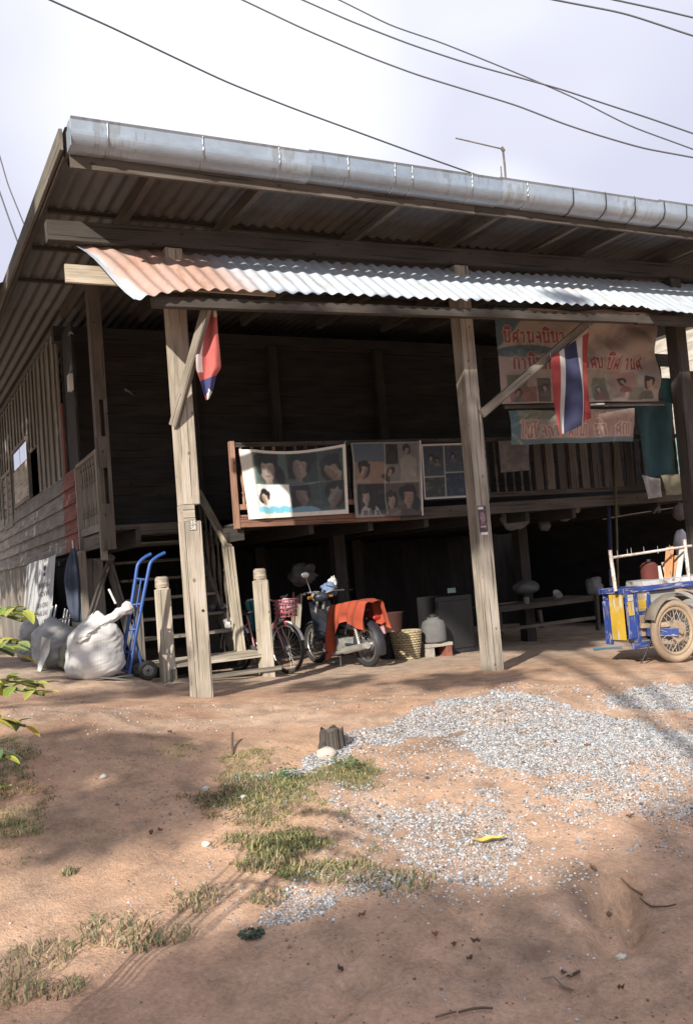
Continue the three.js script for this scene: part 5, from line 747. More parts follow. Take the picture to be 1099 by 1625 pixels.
{   // plank bench with rails, things on top
  const s = thing('plank_bench', 'dark plank bench with a low foot rail in shade behind the middle post', 'bench'), z = -2.6, a = UZ(792, 965, z), b = UZ(945, 946, z), g = gh(a.x, z);
  for (let k = 0; k < 3; k++) part(s, 'plank', bar(V(a.x - 0.3, a.y, z - 0.15 - k * 0.24), V(b.x, b.y, z - 0.15 - k * 0.24), 0.225, 0.03, 0.004), MT.brown[k % 3]); part(s, 'edge_board', bar(V(a.x - 0.3, a.y - 0.03, z), V(b.x, b.y - 0.03, z), 0.025, 0.06), MT.brown[1]);
  part(s, 'foot_rail', bar(UZ(770, 1003, z + 0.1), UZ(942, 980, z + 0.1), 0.05, 0.045), MT.brown[2]); for (const [x, y0, y1] of [[855, 968, 996], [945, 945, 1000], [790, 965, 1008]]) part(s, 'leg', bar(UZ(x, y0, z + 0.04), UZ(x + 4, y1, z + 0.04), 0.05, 0.05, 0, V(0, 0, 1)), MT.brown[1]); rebase(s);
  const th = (px, py, rx, ry, rz, c, name, label, cat, zz = z - 0.2) => { const q = UZ(px, py, zz); solo(name, crumple(lump(rx, ry, rz, 0.25, 2, 100 + px), 0.15, 10, px).translate(q.x, q.y, zz), plain(c), label, cat); };
  const q = UZ(834, 930, z - 0.2); solo('metal_cover', lump(0.2, 0.10, 0.15, 0.12, 2, 141).translate(q.x, q.y - 0.02, z - 0.2), plain([0.09, 0.095, 0.10], { roughness: 0.7 }), 'domed grey food cover among the things on the plank bench', 'cover');
  solo('enamel_bowl', lathe([[0.0, 0], [0.04, 0], [0.075, 0.08], [0.07, 0.08], [0.035, 0.01], [0, 0.01]], 24).rotateX(0.9).translate(UZ(880, 947, z).x, UZ(880, 947, z).y - 0.01, z), plain([0.3, 0.3, 0.3]), 'small white bowl tipped on its side at the bench edge', 'bowl'); solo('enamel_mug', lathe([[0, 0], [0.04, 0], [0.042, 0.09], [0.038, 0.09], [0.036, 0.008], [0, 0.008]], 20).translate(UZ(839, 955, z).x, UZ(839, 955, z).y - 0.03, z - 0.06), plain([0.22, 0.22, 0.22]), 'small pale mug below the domed cover on the bench', 'mug');
  th(942, 930, 0.13, 0.15, 0.12, [0.20, 0.20, 0.22], 'plastic_bag', 'knotted grey plastic bag at the right end of the bench', 'bag');
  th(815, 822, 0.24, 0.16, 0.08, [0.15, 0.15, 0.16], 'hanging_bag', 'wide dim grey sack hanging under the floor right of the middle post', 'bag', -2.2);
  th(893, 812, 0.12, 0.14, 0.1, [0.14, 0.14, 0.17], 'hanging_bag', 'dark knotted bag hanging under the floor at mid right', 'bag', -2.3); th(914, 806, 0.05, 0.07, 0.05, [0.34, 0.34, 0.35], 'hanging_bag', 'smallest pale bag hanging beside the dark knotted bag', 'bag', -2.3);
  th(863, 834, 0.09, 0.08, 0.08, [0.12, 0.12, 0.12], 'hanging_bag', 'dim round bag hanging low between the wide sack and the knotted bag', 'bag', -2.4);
  th(1082, 865, 0.10, 0.18, 0.1, [0.55, 0.55, 0.62], 'hanging_bag', 'pale lilac bag hanging over the cart at the right edge', 'bag', -0.6); th(1078, 812, 0.09, 0.11, 0.09, [0.12, 0.10, 0.10], 'hanging_bag', 'dark bag hanging above the pale lilac bag at the right edge', 'bag', -0.7);
  solo('hanging_rope', tube([UZ(956, 824, -1.9), UZ(1000, 816, -1.9), UZ(1072, 805, -1.8)], 0.008, 20, 6), MT.pale[2], 'pale cord stretched under the floor above the cart', 'cord');
  solo('bamboo_pole', rod(UZ(974, 705, -1.62), UZ(980, 935, -1.6), 0.016, 8), plain([0.10, 0.09, 0.035]), 'thin upright bamboo pole standing behind the cart rail', 'pole'); solo('blue_pipe', rod(UZ(964, 800, -1.8), UZ(970, 930, -1.8), 0.03, 10), plain([0.012, 0.016, 0.06]), 'dark blue upright pipe left of the bamboo pole', 'pipe');
  solo('rope_length', tube([UZ(940, 1017, -1.0), UZ(960, 1019, -1.0), UZ(985, 1020, -0.95)].map((p) => V(p.x, gh(p.x, p.z) + 0.02, p.z)), 0.012, 20, 6), plain([0.05, 0.22, 0.36]), 'short light blue rope on the ground left of the cart', 'rope');
}
// ---------------------------------------------------------------- the cart
{
  const s = thing('handcart', 'blue and yellow painted cargo cart with white rails and a muddy spoked wheel', 'cart');
  const wz = 0.7, W = UZ(1070, 1005, wz), r = 0.315, gy = gh(W.x, wz); const cy = gy + r;
  const w = wheel(s, 'wheel', r, 0.038, 36, [MT.mud, MT.mud, std([0.50, 0.44, 0.36], { map: cloudy, metalness: 0.3, roughness: 0.6 }), 0.0035], 0.15, 0.045); w.position.set(W.x, cy, wz);
  const sc = (px, py, z = 0.57) => UZ(px, py, z), z0 = 0.57, z1 = 0.27;
  const yl = worn([0.52, 0.34, 0.035], [0.5, 0.47, 0.40], 151), bl = worn([0.02, 0.055, 0.25], [0.30, 0.30, 0.32], 161), wh = worn([0.6, 0.59, 0.56], [0.25, 0.18, 0.12], 171), cream = MT.mud;
  const A = sc(988, 938), B = sc(1030, 930), xl = A.x, ty = A.y - 0.0;
  const bt = sc(990, 1030).y;
  const P = (n, g, m) => part(s, n, g, m);
  const xr = W.x + 1.1;
  P('top_rail', bar(V(xl - 0.03, ty, z0 + 0.012), V(xr, ty, z0 + 0.012), 0.05, 0.055, 0.006), bl); P('top_rail', bar(V(xl - 0.03, ty, z1), V(xr, ty, z1), 0.05, 0.055, 0.006), bl); P('top_rail', bar(V(xl - 0.005, ty - 0.001, z0), V(xl - 0.005, ty - 0.001, z1), 0.05, 0.05, 0.006), bl);
  P('floor', bxAt(xl, xr, bt + 0.06, bt + 0.085, z1, z0, 0.003), MT.brown[2]); P('bottom_rail', bar(V(xl + 0.03, bt + 0.02, z0 + 0.02), V(W.x - 0.16, bt + 0.02, z0 + 0.02), 0.05, 0.06, 0.006), bl);
  // end board, yellow with a blue post, and the strips of the long side
  P('end_board', bxAt(xl - 0.012, xl + 0.004, bt + 0.08, ty - 0.03, z1 + 0.10, z0 - 0.02), yl); P('end_board', bxAt(xl - 0.014, xl + 0.004, bt + 0.03, ty - 0.10, z1 + 0.0, z1 + 0.095), bl);
  P('corner_strip', bxAt(xl + 0.006, xl + 0.03, bt + 0.09, ty - 0.04, z0 + 0.002, z0 + 0.018, 0.003), bl); P('corner_cap', bxAt(xl + 0.008, xl + 0.06, bt + 0.052, bt + 0.088, z0 + 0.001, z0 + 0.02), MT.black);
  P('panel', bxAt(xl + 0.032, xl + 0.112, bt + 0.09, (bt + ty) / 2 + 0.03, z0 - 0.002, z0 + 0.012), bl); P('panel', bxAt(xl + 0.036, xl + 0.11, (bt + ty) / 2 + 0.035, ty - 0.11, z0 - 0.002, z0 + 0.012), yl); P('panel', bxAt(xl + 0.036, xl + 0.11, ty - 0.105, ty - 0.035, z0 - 0.002, z0 + 0.012), wh); P('strip', bxAt(xl + 0.115, xl + 0.16, bt + 0.05, ty - 0.03, z0 + 0.001, z0 + 0.022, 0.003), bl); P('strip', bxAt(xl + 0.285, xl + 0.33, bt + 0.05, ty - 0.03, z0 + 0.001, z0 + 0.022, 0.003), bl); P('mid_rail', bxAt(xl + 0.161, xl + 0.34, (bt + ty) / 2 + 0.03, (bt + ty) / 2 + 0.065, z0 + 0.0005, z0 + 0.016), bl);
  P('panel', bxAt(xl + 0.162, xl + 0.284, ty - 0.13, ty - 0.03, z0 - 0.004, z0 + 0.010, 0.003), wh); P('panel', bxAt(xl + 0.175, xl + 0.275, ty - 0.20, ty - 0.105, z0 - 0.003, z0 + 0.013, 0.003), yl); P('panel', bxAt(xl + 0.162, xl + 0.30, bt + 0.10, bt + 0.18, z0 - 0.004, z0 + 0.010), yl); P('panel', bxAt(xl + 0.165, xl + 0.282, bt + 0.19, (bt + ty) / 2 + 0.02, z0 - 0.006, z0 + 0.008), plain([0.14, 0.24, 0.30]));
  P('wire_panel', merge([...Array(5)].map((_, k) => rod(V(xl + 0.33, ty - 0.08 - k * 0.07, z0 + 0.008), V(W.x - 0.16, ty - 0.06 - k * 0.07, z0 + 0.008), 0.005, 6)).concat([rod(V(xl + 0.36, ty - 0.32, z0 + 0.012), V(W.x - 0.2, ty - 0.05, z0 + 0.012), 0.007, 6)])), MT.steel);
  P('side_board', bxAt(xl + 0.33, xr, bt + 0.10, ty - 0.035, z0 - 0.03, z0 - 0.015), plain([0.40, 0.40, 0.38])); P('mud_flap', bxAt(W.x - 0.36, W.x - 0.24, bt + 0.10, ty - 0.04, z0 + 0.0005, z0 + 0.012), cream); P('far_side', bxAt(xl, xr, bt + 0.09, ty - 0.03, z1, z1 + 0.012), bl);
  P('axle_arm', bar(V(xl + 0.20, cy + 0.02, z0 + 0.055), V(W.x - 0.02, cy - 0.01, wz + 0.06), 0.05, 0.085, 0.008), bl); P('axle_arm', bar(V(xl + 0.14, cy + 0.085, z0 + 0.04), V(W.x - 0.1, cy + 0.075, wz + 0.02), 0.04, 0.05, 0.006), cream); P('axle', rod(V(W.x, cy, wz + 0.075), V(W.x, cy, z1 - 0.1), 0.016, 10), MT.mud); P('nut', rod(V(W.x, cy, wz + 0.05), V(W.x, cy, wz + 0.095), 0.03, 6), MT.mud); P('strut', rod(V(W.x - 0.25, cy - 0.05, wz - 0.06), V(W.x - 0.4, gy + 0.02, wz - 0.1), 0.009, 6), MT.black);
  P('mudguard', arcBand(r + 0.07, 0.15, 0.9, 2.75, 0, 0.03).translate(W.x, cy, wz), std([0.20, 0.17, 0.14], { map: grit, roughness: 0.8 })); P('mudguard_lip', arcBand(r + 0.085, 0.05, 0.5, 1.75, 0, 0.02).translate(W.x + 0.02, cy + 0.02, wz + 0.09), MT.mud);
  P('wheel_cover', sweepX([[ty + 0.03, z0 + 0.02], [ty + 0.075, z0 + 0.0], [ty + 0.085, z1 + 0.12], [ty + 0.03, z1 + 0.1]], W.x - 0.28, xr), worn([0.42, 0.43, 0.46], [0.2, 0.16, 0.13], 191));
  // white rails above
  const p1 = sc(967, 873, z0), p2 = sc(976, 938, z0), p3 = sc(1085, 856, z0), p4 = sc(1093, 925, z0); const wt = worn([0.58, 0.54, 0.50], [0.22, 0.12, 0.08], 181);
  P('rail_post', rod(p2, p1, 0.019, 12), wt); P('rail_post', rod(p4, p3, 0.019, 12), wt); P('rail', rod(sc(970, 885, z0), sc(1096, 866, z0), 0.014, 10), wt);
  for (const [x, y] of [[979, 878], [995, 876], [1001, 874], [1021, 872], [1043, 871], [1062, 869]]) { const q = sc(x, y + 4, z0); P('spike', rod(V(q.x, q.y - 0.02, q.z), V(q.x, q.y + 0.055, q.z), 0.006, 6, 0.002), MT.steel); }
  rebase(s);
  // load
  const T = (n, l, c, f) => { const t = thing(n, l, c); f(t); rebase(t); };
  T('timber_offcut', 'orange-brown boards standing upright in the cart', 'boards', (t) => { [[1062, 868, 1058, 928, 0.09], [1071, 882, 1072, 928, 0.08], [1052, 892, 1062, 928, 0.05]].forEach(([x0, y0, x1, y1, w], i) => part(t, 'board', bar(sc(x1, y1, 0.46 - i * 0.03), sc(x0, y0, 0.42 - i * 0.03), 0.02, w, 0, V(0, 0, 1)), woodM([[0.52, 0.26, 0.13], [0.58, 0.33, 0.19], [0.6, 0.45, 0.34]][i]))); });
  T('white_board', 'white strips of board leaning in the cart beside the orange-brown boards', 'boards', (t) => { part(t, 'strip', bar(sc(1050, 928, 0.5), sc(1044, 898, 0.48), 0.012, 0.04, 0, V(0, 0, 1)), MT.white); part(t, 'strip', bar(sc(1074, 926, 0.5), sc(1081, 872, 0.46), 0.012, 0.06, 0, V(0, 0, 1)), MT.white); });
  T('red_canister', 'dark red canister standing in the cart', 'canister', (t) => { const q = sc(1031, 922, 0.4); part(t, 'body', lathe([[0, 0], [0.085, 0], [0.09, 0.02], [0.09, 0.21], [0.06, 0.24], [0.03, 0.25], [0, 0.25]], 20).translate(q.x, q.y - 0.05, 0.4), plain([0.13, 0.025, 0.018])); part(t, 'cap', rod(V(q.x, q.y + 0.2, 0.4), V(q.x, q.y + 0.225, 0.4), 0.025, 12), MT.black); });
}
// ---------------------------------------------------------------- neighbour's house beyond the right end
{
  const s = thing('neighbour_house', 'pale boarded neighbouring house glimpsed beyond the right end of the verandah', 'house'); const X = 14;
  for (let y = -0.6, i = 0; y < 6; y += 0.2, i++) part(s, 'board', bar(V(X + (i % 2) * 0.01, y + 0.1, -18), V(X + (i % 2) * 0.01, y + 0.1, -1), 0.02, 0.215), y < 3.25 ? plain([0.22, 0.40, 0.38]) : plain([0.62, 0.55, 0.48]));
  part(s, 'rear_wall', bxAt(X + 0.03, X + 6, -0.6, 6, -18, -1), plain([0.4, 0.36, 0.32])); part(s, 'roof', bxAt(X - 0.5, X + 6.5, 6.02, 6.2, -18.5, -0.5), MT.brown[0]); rebase(s);
}
// ---------------------------------------------------------------- cables and aerial
{
  const cab = (pts, depth, label, r, ext = true) => { const P = pts.map(([x, y], i) => DP(x, y, typeof depth === 'function' ? depth(i / (pts.length - 1)) : depth)); if (ext) { const a = P[0].clone().sub(P[1]).multiplyScalar(3).add(P[0]), n = P.length, b = P[n - 1].clone().sub(P[n - 2]).multiplyScalar(3).add(P[n - 1]); P.unshift(a); if (ext !== 'start') P.push(b); } solo('power_cable', tube(P, r, 90, 6), plain([0.13, 0.13, 0.15]), label, 'cable'); };
  cab([[80, 0], [180, 45], [270, 88], [360, 130], [460, 170], [560, 207], [650, 240], [740, 272], [830, 302], [912, 329]], (t) => lerp(7, 9.3, t), 'sagging cable crossing from the top left down onto the gutter', 0.0075, 'start');
  cab([[385, 0], [480, 45], [580, 88], [660, 118], [740, 143], [820, 168], [890, 195], [950, 215], [1020, 235], [1099, 250]], 11, 'lowest of the three cables sweeping to the right edge', 0.010);
  cab([[480, 0], [560, 35], [650, 70], [740, 100], [830, 125], [890, 142], [960, 165], [1030, 188], [1099, 212]], 11.3, 'cable that ends highest of the pair crossing above the aerial', 0.010);
  cab([[538, 0], [620, 40], [700, 68], [780, 100], [860, 133], [920, 160], [1000, 200], [1099, 237]], 11.6, 'cable starting rightmost of the three and dipping below its neighbour', 0.009);
  cab([[880, 0], [990, 22], [1099, 57]], 12, 'lower of the two short cables in the top right corner', 0.013); cab([[975, 0], [1040, 14], [1099, 28]], 12.4, 'upper of the two short cables in the top right corner', 0.013);
  cab([[0, 248], [14, 295], [37, 352], [50, 380]], 18, 'thin upper cable at the left edge beside the roof', 0.013); cab([[0, 305], [14, 345], [30, 388], [42, 415]], 18.3, 'thin lower cable at the left edge beside the roof', 0.016);
  const a = thing('roof_aerial', 'thin bent aerial standing on the roof behind the gutter', 'aerial'), d = 11.2; part(a, 'boom', rod(DP(722, 219, d), DP(799, 237, d), 0.010, 6), MT.grey[3]); part(a, 'mast', tube([DP(797, 235, d), DP(800, 262, d), DP(804, 318, d)], 0.013, 10, 6), MT.grey[3]); part(a, 'stay', rod(DP(794, 264, d), DP(798, 318, d), 0.009, 6), MT.grey[3]); part(a, 'clamp', rod(DP(795, 234, d), DP(799, 240, d), 0.022, 8), MT.grey[3]); rebase(a);
}

// ---------------------------------------------------------------- gravel, grass, litter
const inPoly = (p, x, y) => { let c = false; for (let i = 0, j = p.length - 1; i < p.length; j = i++) { const [a, b] = p[i], [e, f] = p[j]; if ((b > y) !== (f > y) && x < (e - a) * (y - b) / (f - b) + a) c = !c; } return c; };
const gP = (x, y) => { const p = G(x, y); return [p.x, p.z]; };
const wPoly = (l) => l.map(([x, y]) => gP(x, y));
{
  const zones = [
    [wPoly([[372, 1246], [420, 1222], [500, 1190], [560, 1166], [640, 1140], [700, 1112], [790, 1096], [870, 1108], [940, 1128], [960, 1140], [860, 1146], [800, 1140], [700, 1160], [620, 1184], [560, 1206], [470, 1228], [410, 1248]]), 1.0, 0.38],
    [wPoly([[700, 1170], [790, 1142], [900, 1132], [960, 1138], [1040, 1156], [1120, 1172], [1220, 1200], [1220, 1330], [1120, 1318], [1000, 1290], [920, 1270], [830, 1252], [770, 1212]]), 1.0, 0.12],
    [wPoly([[930, 1100], [1010, 1088], [1180, 1086], [1180, 1132], [1050, 1128], [980, 1124]]), 0.95],
    [wPoly([[780, 1210], [900, 1262], [1020, 1294], [1160, 1330], [1160, 1362], [1050, 1346], [960, 1320], [860, 1290], [780, 1245]]), 0.32],
    [wPoly([[530, 1238], [600, 1224], [640, 1300], [610, 1360], [560, 1330], [540, 1290]]), 0.5],
    [wPoly([[640, 1290], [700, 1275], [800, 1258], [846, 1310], [838, 1370], [810, 1418], [730, 1424], [680, 1400], [640, 1350]]), 0.5],
    [wPoly([[420, 1436], [470, 1398], [560, 1380], [620, 1386], [600, 1420], [520, 1442], [450, 1452]]), 0.85],
    [wPoly([[310, 1360], [380, 1290], [470, 1280], [540, 1320], [560, 1360], [450, 1390], [330, 1400]]), 0.28],
    [wPoly([[200, 1410], [330, 1330], [480, 1290], [700, 1240], [860, 1270], [900, 1400], [760, 1440], [400, 1460], [230, 1440]]), 0.10],
    [wPoly([[330, 1270], [640, 1130], [800, 1085], [1250, 1075], [1250, 1410], [1000, 1350], [860, 1340], [820, 1440], [560, 1460], [380, 1462], [290, 1380]]), 0.07],
    [wPoly([[600, 1190], [760, 1160], [830, 1250], [700, 1260], [620, 1230]]), 0.10],
    [wPoly([[-80, 1640], [-60, 1080], [1200, 1080], [1200, 1640]]), 0.006],
  ].map(([p, d, fl = 0]) => { const xs = p.map((q) => q[0]), zs = p.map((q) => q[1]); return { p, d, fl, b: [Math.min(...xs), Math.max(...xs), Math.min(...zs), Math.max(...zs)] }; });
  const dens = (x, z) => { let t = 0, fl = 0; for (const q of zones) { if (x < q.b[0] - 0.1 || x > q.b[1] + 0.1 || z < q.b[2] - 0.1 || z > q.b[3] + 0.1) continue; const jx = (fbm(x * 3, z * 3, 3, 200) - 0.5) * 0.5, jz = (fbm(x * 3 + 40, z * 3, 3, 201) - 0.5) * 0.4; if (inPoly(q.p, x + jx, z + jz)) { t = Math.max(t, q.d); fl = Math.max(fl, q.fl); } } const n = fbm(x * 2.2, z * 2.2, 3, 202), n2 = fbm(x * 7, z * 7, 2, 203); return t * clamp(sstep(0.34, 0.62, 0.3 * n + 0.3 * n2 + 0.4 * fbm(x * 0.8, z * 1.1 + 5, 3, 204)) * 1.2 + 0.04 * t + fl); };
  const mk = (seed) => { const g = new THREE.IcosahedronGeometry(1, 0), p = g.attributes.position, r = rng(seed), m = {}; for (let i = 0; i < p.count; i++) { const k = [p.getX(i), p.getY(i), p.getZ(i)].map((v) => v.toFixed(3)).join(); m[k] ??= [0.65 + 0.6 * r(), 0.45 + 0.4 * r(), 0.6 + 0.6 * r()]; p.setXYZ(i, p.getX(i) * m[k][0], p.getY(i) * m[k][1], p.getZ(i) * m[k][2]); } g.computeVertexNormals(); return g; };
  const mats = [], cols = [], M = new THREE.Matrix4(), Q = new THREE.Quaternion(), E = new THREE.Euler(); const soil = [];
  for (let i = 0; i < 1500000; i++) {
    const x = rr(-2.5, 8.5), z = rr(0.5, 6.3); if (R() > dens(x, z) * 0.85) continue;
    const big = R() < 0.03 ? 1.8 : 1, s = Math.exp(rr(-5.75, -4.85)) * big * (z > 3 ? 1 : 1.15); E.set(rr(-0.4, 0.4), rr(0, 6.3), rr(-0.4, 0.4));
    M.compose(V(x, gh(x, z) + s * rr(-0.15, 0.5), z), Q.setFromEuler(E), V(s, s, s)); mats.push(M.clone()); const k = 0.15 + 0.40 * Math.pow(R(), 1.2); const w = R(); cols.push(w < 0.14 ? [k * 0.45, k * 0.38, k * 0.33] : w < 0.42 ? [k * 0.92, k * 0.84, k * 0.78] : [k * 0.86, k * 0.92, k * 1.0]);
  }
  const geos = [mk(1), mk(2), mk(3)]; const per = Math.ceil(mats.length / 3);
  const gm = std([1, 1, 1], { roughness: 0.9 }); const grp = new THREE.Group(); grp.name = 'gravel'; tag(grp, 'pale grey crushed gravel spread in patches over the red soil', 'gravel', null, 'stuff'); scene.add(grp);
  geos.forEach((g, q) => { const l = mats.slice(q * per, (q + 1) * per), cl = cols.slice(q * per, (q + 1) * per); const im = new THREE.InstancedMesh(g, gm, l.length); l.forEach((m, i) => { im.setMatrixAt(i, m); im.setColorAt(i, new THREE.Color().setRGB(...cl[i])); }); im.name = 'stones'; im.userData = { kind: 'stuff' }; grp.add(im); });
  console.log('gravel', mats.length);
}
// grass blades: bent tapering strips
function bladeGeo(n, spread, hmin, hmax, seed, wid = 0.0045, lean = 0.7) {
  const r = rng(seed), pos = [], idx = [], col = []; const a = (p, q) => p + (q - p) * r();
  for (let i = 0; i < n; i++) {
    const rad = spread * Math.sqrt(r()), th = r() * 6.283, x = Math.cos(th) * rad, z = Math.sin(th) * rad, h = a(hmin, hmax) * (1 - 0.4 * rad / spread), d = r() * 6.283, b = a(0.2, 1) * lean * h, w = wid * a(0.6, 1.3), c = Math.cos(d), s = Math.sin(d); const o = pos.length / 3; const dry = r(); const k = a(0.7, 1.3); const cc = dry < 0.42 ? [0.36 * k, 0.285 * k, 0.16 * k] : dry < 0.72 ? [0.19 * k, 0.185 * k, 0.085 * k] : [0.105 * k, 0.125 * k, 0.055 * k];
    for (const [t, ww] of [[0, 1], [0.45, 0.85], [0.8, 0.5]]) { const bb = b * t * t; for (const e of [-1, 1]) { pos.push(x + c * bb - s * w * ww * e, h * t * (1 - 0.25 * t * t * lean), z + s * bb + c * w * ww * e); col.push(...cc); } } pos.push(x + c * b, h * (1 - 0.25 * lean), z + s * b); col.push(...cc);
    idx.push(o, o + 1, o + 2, o + 1, o + 3, o + 2, o + 2, o + 3, o + 4, o + 3, o + 5, o + 4, o + 4, o + 5, o + 6);
  }
  const g = new THREE.BufferGeometry(); g.setAttribute('position', new THREE.Float32BufferAttribute(pos, 3)); g.setAttribute('color', new THREE.Float32BufferAttribute(col, 3)); g.setIndex(idx); g.computeVertexNormals(); return g;
}
const grassM = new THREE.MeshPhysicalMaterial({ vertexColors: true, roughness: 0.95, transmission: 0.25, thickness: 0 });
{
  const zones = [
    [[[340, 1215], [400, 1192], [470, 1184], [452, 1204], [380, 1238], [345, 1240]], 0.9, 0.5], [[[270, 1282], [330, 1258], [440, 1220], [540, 1208], [600, 1216], [560, 1260], [530, 1300], [470, 1322], [390, 1310], [300, 1290]], 1, 0.7],
    [[[350, 1330], [450, 1320], [530, 1330], [600, 1352], [590, 1386], [520, 1396], [440, 1386], [370, 1370]], 1.0, 0.85], [[[200, 1186], [310, 1178], [318, 1192], [220, 1200]], 0.5, 0.4], [[[-40, 1345], [60, 1330], [110, 1360], [60, 1400], [-40, 1430]], 0.55, 0.4], [[[-40, 1180], [40, 1160], [70, 1260], [40, 1330], [-40, 1340]], 0.6, 0.6], [[[560, 1210], [640, 1196], [660, 1206], [600, 1222]], 0.35, 0.3], [[[180, 1205], [210, 1200], [212, 1214], [184, 1214]], 0.6, 0.4], [[[0, 1530], [60, 1520], [60, 1600], [0, 1610]], 0.5, 0.5],
  ].map(([p, d, h]) => { const q = wPoly(p), xs = q.map((k) => k[0]), zs = q.map((k) => k[1]); return { q, d, h, b: [Math.min(...xs), Math.max(...xs), Math.min(...zs), Math.max(...zs)] }; });
  const geos = [1, 2, 3].map((k) => bladeGeo(15, 0.05, 0.012, 0.065, 300 + k, 0.0028, 1.0)); const gcol = [[], [], []]; const mats = [[], [], []], M = new THREE.Matrix4(), Q = new THREE.Quaternion(), UPY = V(0, 1, 0);
  for (const q of zones) { const A = (q.b[1] - q.b[0]) * (q.b[3] - q.b[2]); for (let i = 0; i < A * 2300 * q.d; i++) { const x = rr(q.b[0], q.b[1]), z = rr(q.b[2], q.b[3]), jx = (fbm(x * 4, z * 4, 3, 210) - 0.5) * 0.4, jz = (fbm(x * 4 + 9, z * 4, 3, 211) - 0.5) * 0.4; if (!inPoly(q.q, x + jx, z + jz)) continue; if (fbm(x * 5, z * 5, 3, 212) < 0.33 + 0.18 * R()) continue; const hn = fbm(x * 2.6, z * 2.6, 3, 213), s = rr(0.4, 1.2) * (0.45 + 0.8 * q.h) * (0.25 + 1.0 * hn); const gn = fbm(x * 1.8 + 4, z * 1.8, 3, 214); gcol[i % 3].push(gn > 0.52 ? [0.82, 0.92, 0.70] : gn > 0.44 ? [0.95, 0.92, 0.9] : [1.02, 0.84, 0.76]); mats[i % 3].push(M.compose(V(x, gh(x, z) - 0.004, z), Q.setFromAxisAngle(UPY, rr(0, 6.3)), V(s, s * rr(0.7, 1.2), s)).clone()); } }
  const grp = new THREE.Group(); grp.name = 'grass'; tag(grp, 'low half dry grass and weeds growing through the gravel', 'grass', null, 'stuff'); scene.add(grp);
  geos.forEach((g, k) => { const im = new THREE.InstancedMesh(g, grassM, mats[k].length); mats[k].forEach((m, i) => { im.setMatrixAt(i, m); im.setColorAt(i, new THREE.Color().setRGB(...gcol[k][i])); }); im.name = 'blades'; im.userData = { kind: 'stuff' }; grp.add(im); });
  const tufts = [[310, 1430, 0.13, 'round green grass tuft alone on the pale sand left of the gravel'], [632, 1402, 0.16, 'dense yellow-green tuft at the lower edge of the gravel in the middle'], [545, 1385, 0.17, 'spreading green tuft left of the dense yellow-green tuft'], [425, 1425, 0.08, 'small dry tuft just left of the lower gravel patch'], [180, 1478, 0.16, 'largest tuft with long drooping blades at the lower left'], [215, 1500, 0.09, 'short tuft touching the right side of the largest lower left tuft'], [60, 1522, 0.15, 'sprawling tuft near the left edge at the bottom'], [268, 1486, 0.09, 'sparse tuft standing alone right of the largest lower left tuft'], [95, 1570, 0.08, 'thin dark tuft in shade near the bottom left'], [15, 1575, 0.12, 'pale straw tuft cut by the left edge at the bottom'], [110, 1385, 0.035, 'tiny dark weed on bare soil at the left']];
  tufts.forEach(([x, y, s, l], i) => { const p = G(x, y); const n = Math.round(60 + s * 620), m = solo('grass_tuft', bladeGeo(n, s, 0.02 + s * 0.10, 0.045 + s * 0.34, 320 + i, 0.0034, 1.15), grassM, l, 'grass tuft'); m.position.copy(p); m.position.y -= 0.004; });
  const p = G(400, 1484), w = solo('small_weed', bladeGeo(70, 0.05, 0.015, 0.04, 345, 0.010, 0.8), plain([0.055, 0.08, 0.055]), 'flat dark green weed on the sand below the gravel', 'weed'); w.position.copy(p);
  // broad leaved weeds among the grass
  const lv = []; for (const [x, y, n] of [[458, 1238, 26], [560, 1226, 22], [530, 1222, 12]]) for (let i = 0; i < n; i++) { const q = G(x + rr(-14, 14), y + rr(-6, 6)); const g = new THREE.SphereGeometry(rr(0.010, 0.018), 6, 4); g.scale(1, 0.16, 0.7); g.rotateZ(rr(-0.5, 0.5)); g.rotateY(rr(0, 6)); g.translate(q.x, q.y + rr(0.03, 0.09), q.z); lv.push(g); } solo('broad_leaf_weed', merge(lv), std([0.05, 0.115, 0.04]), 'patch of small round green leaves in the grass below the stump', 'weed', null, 'stuff');
}
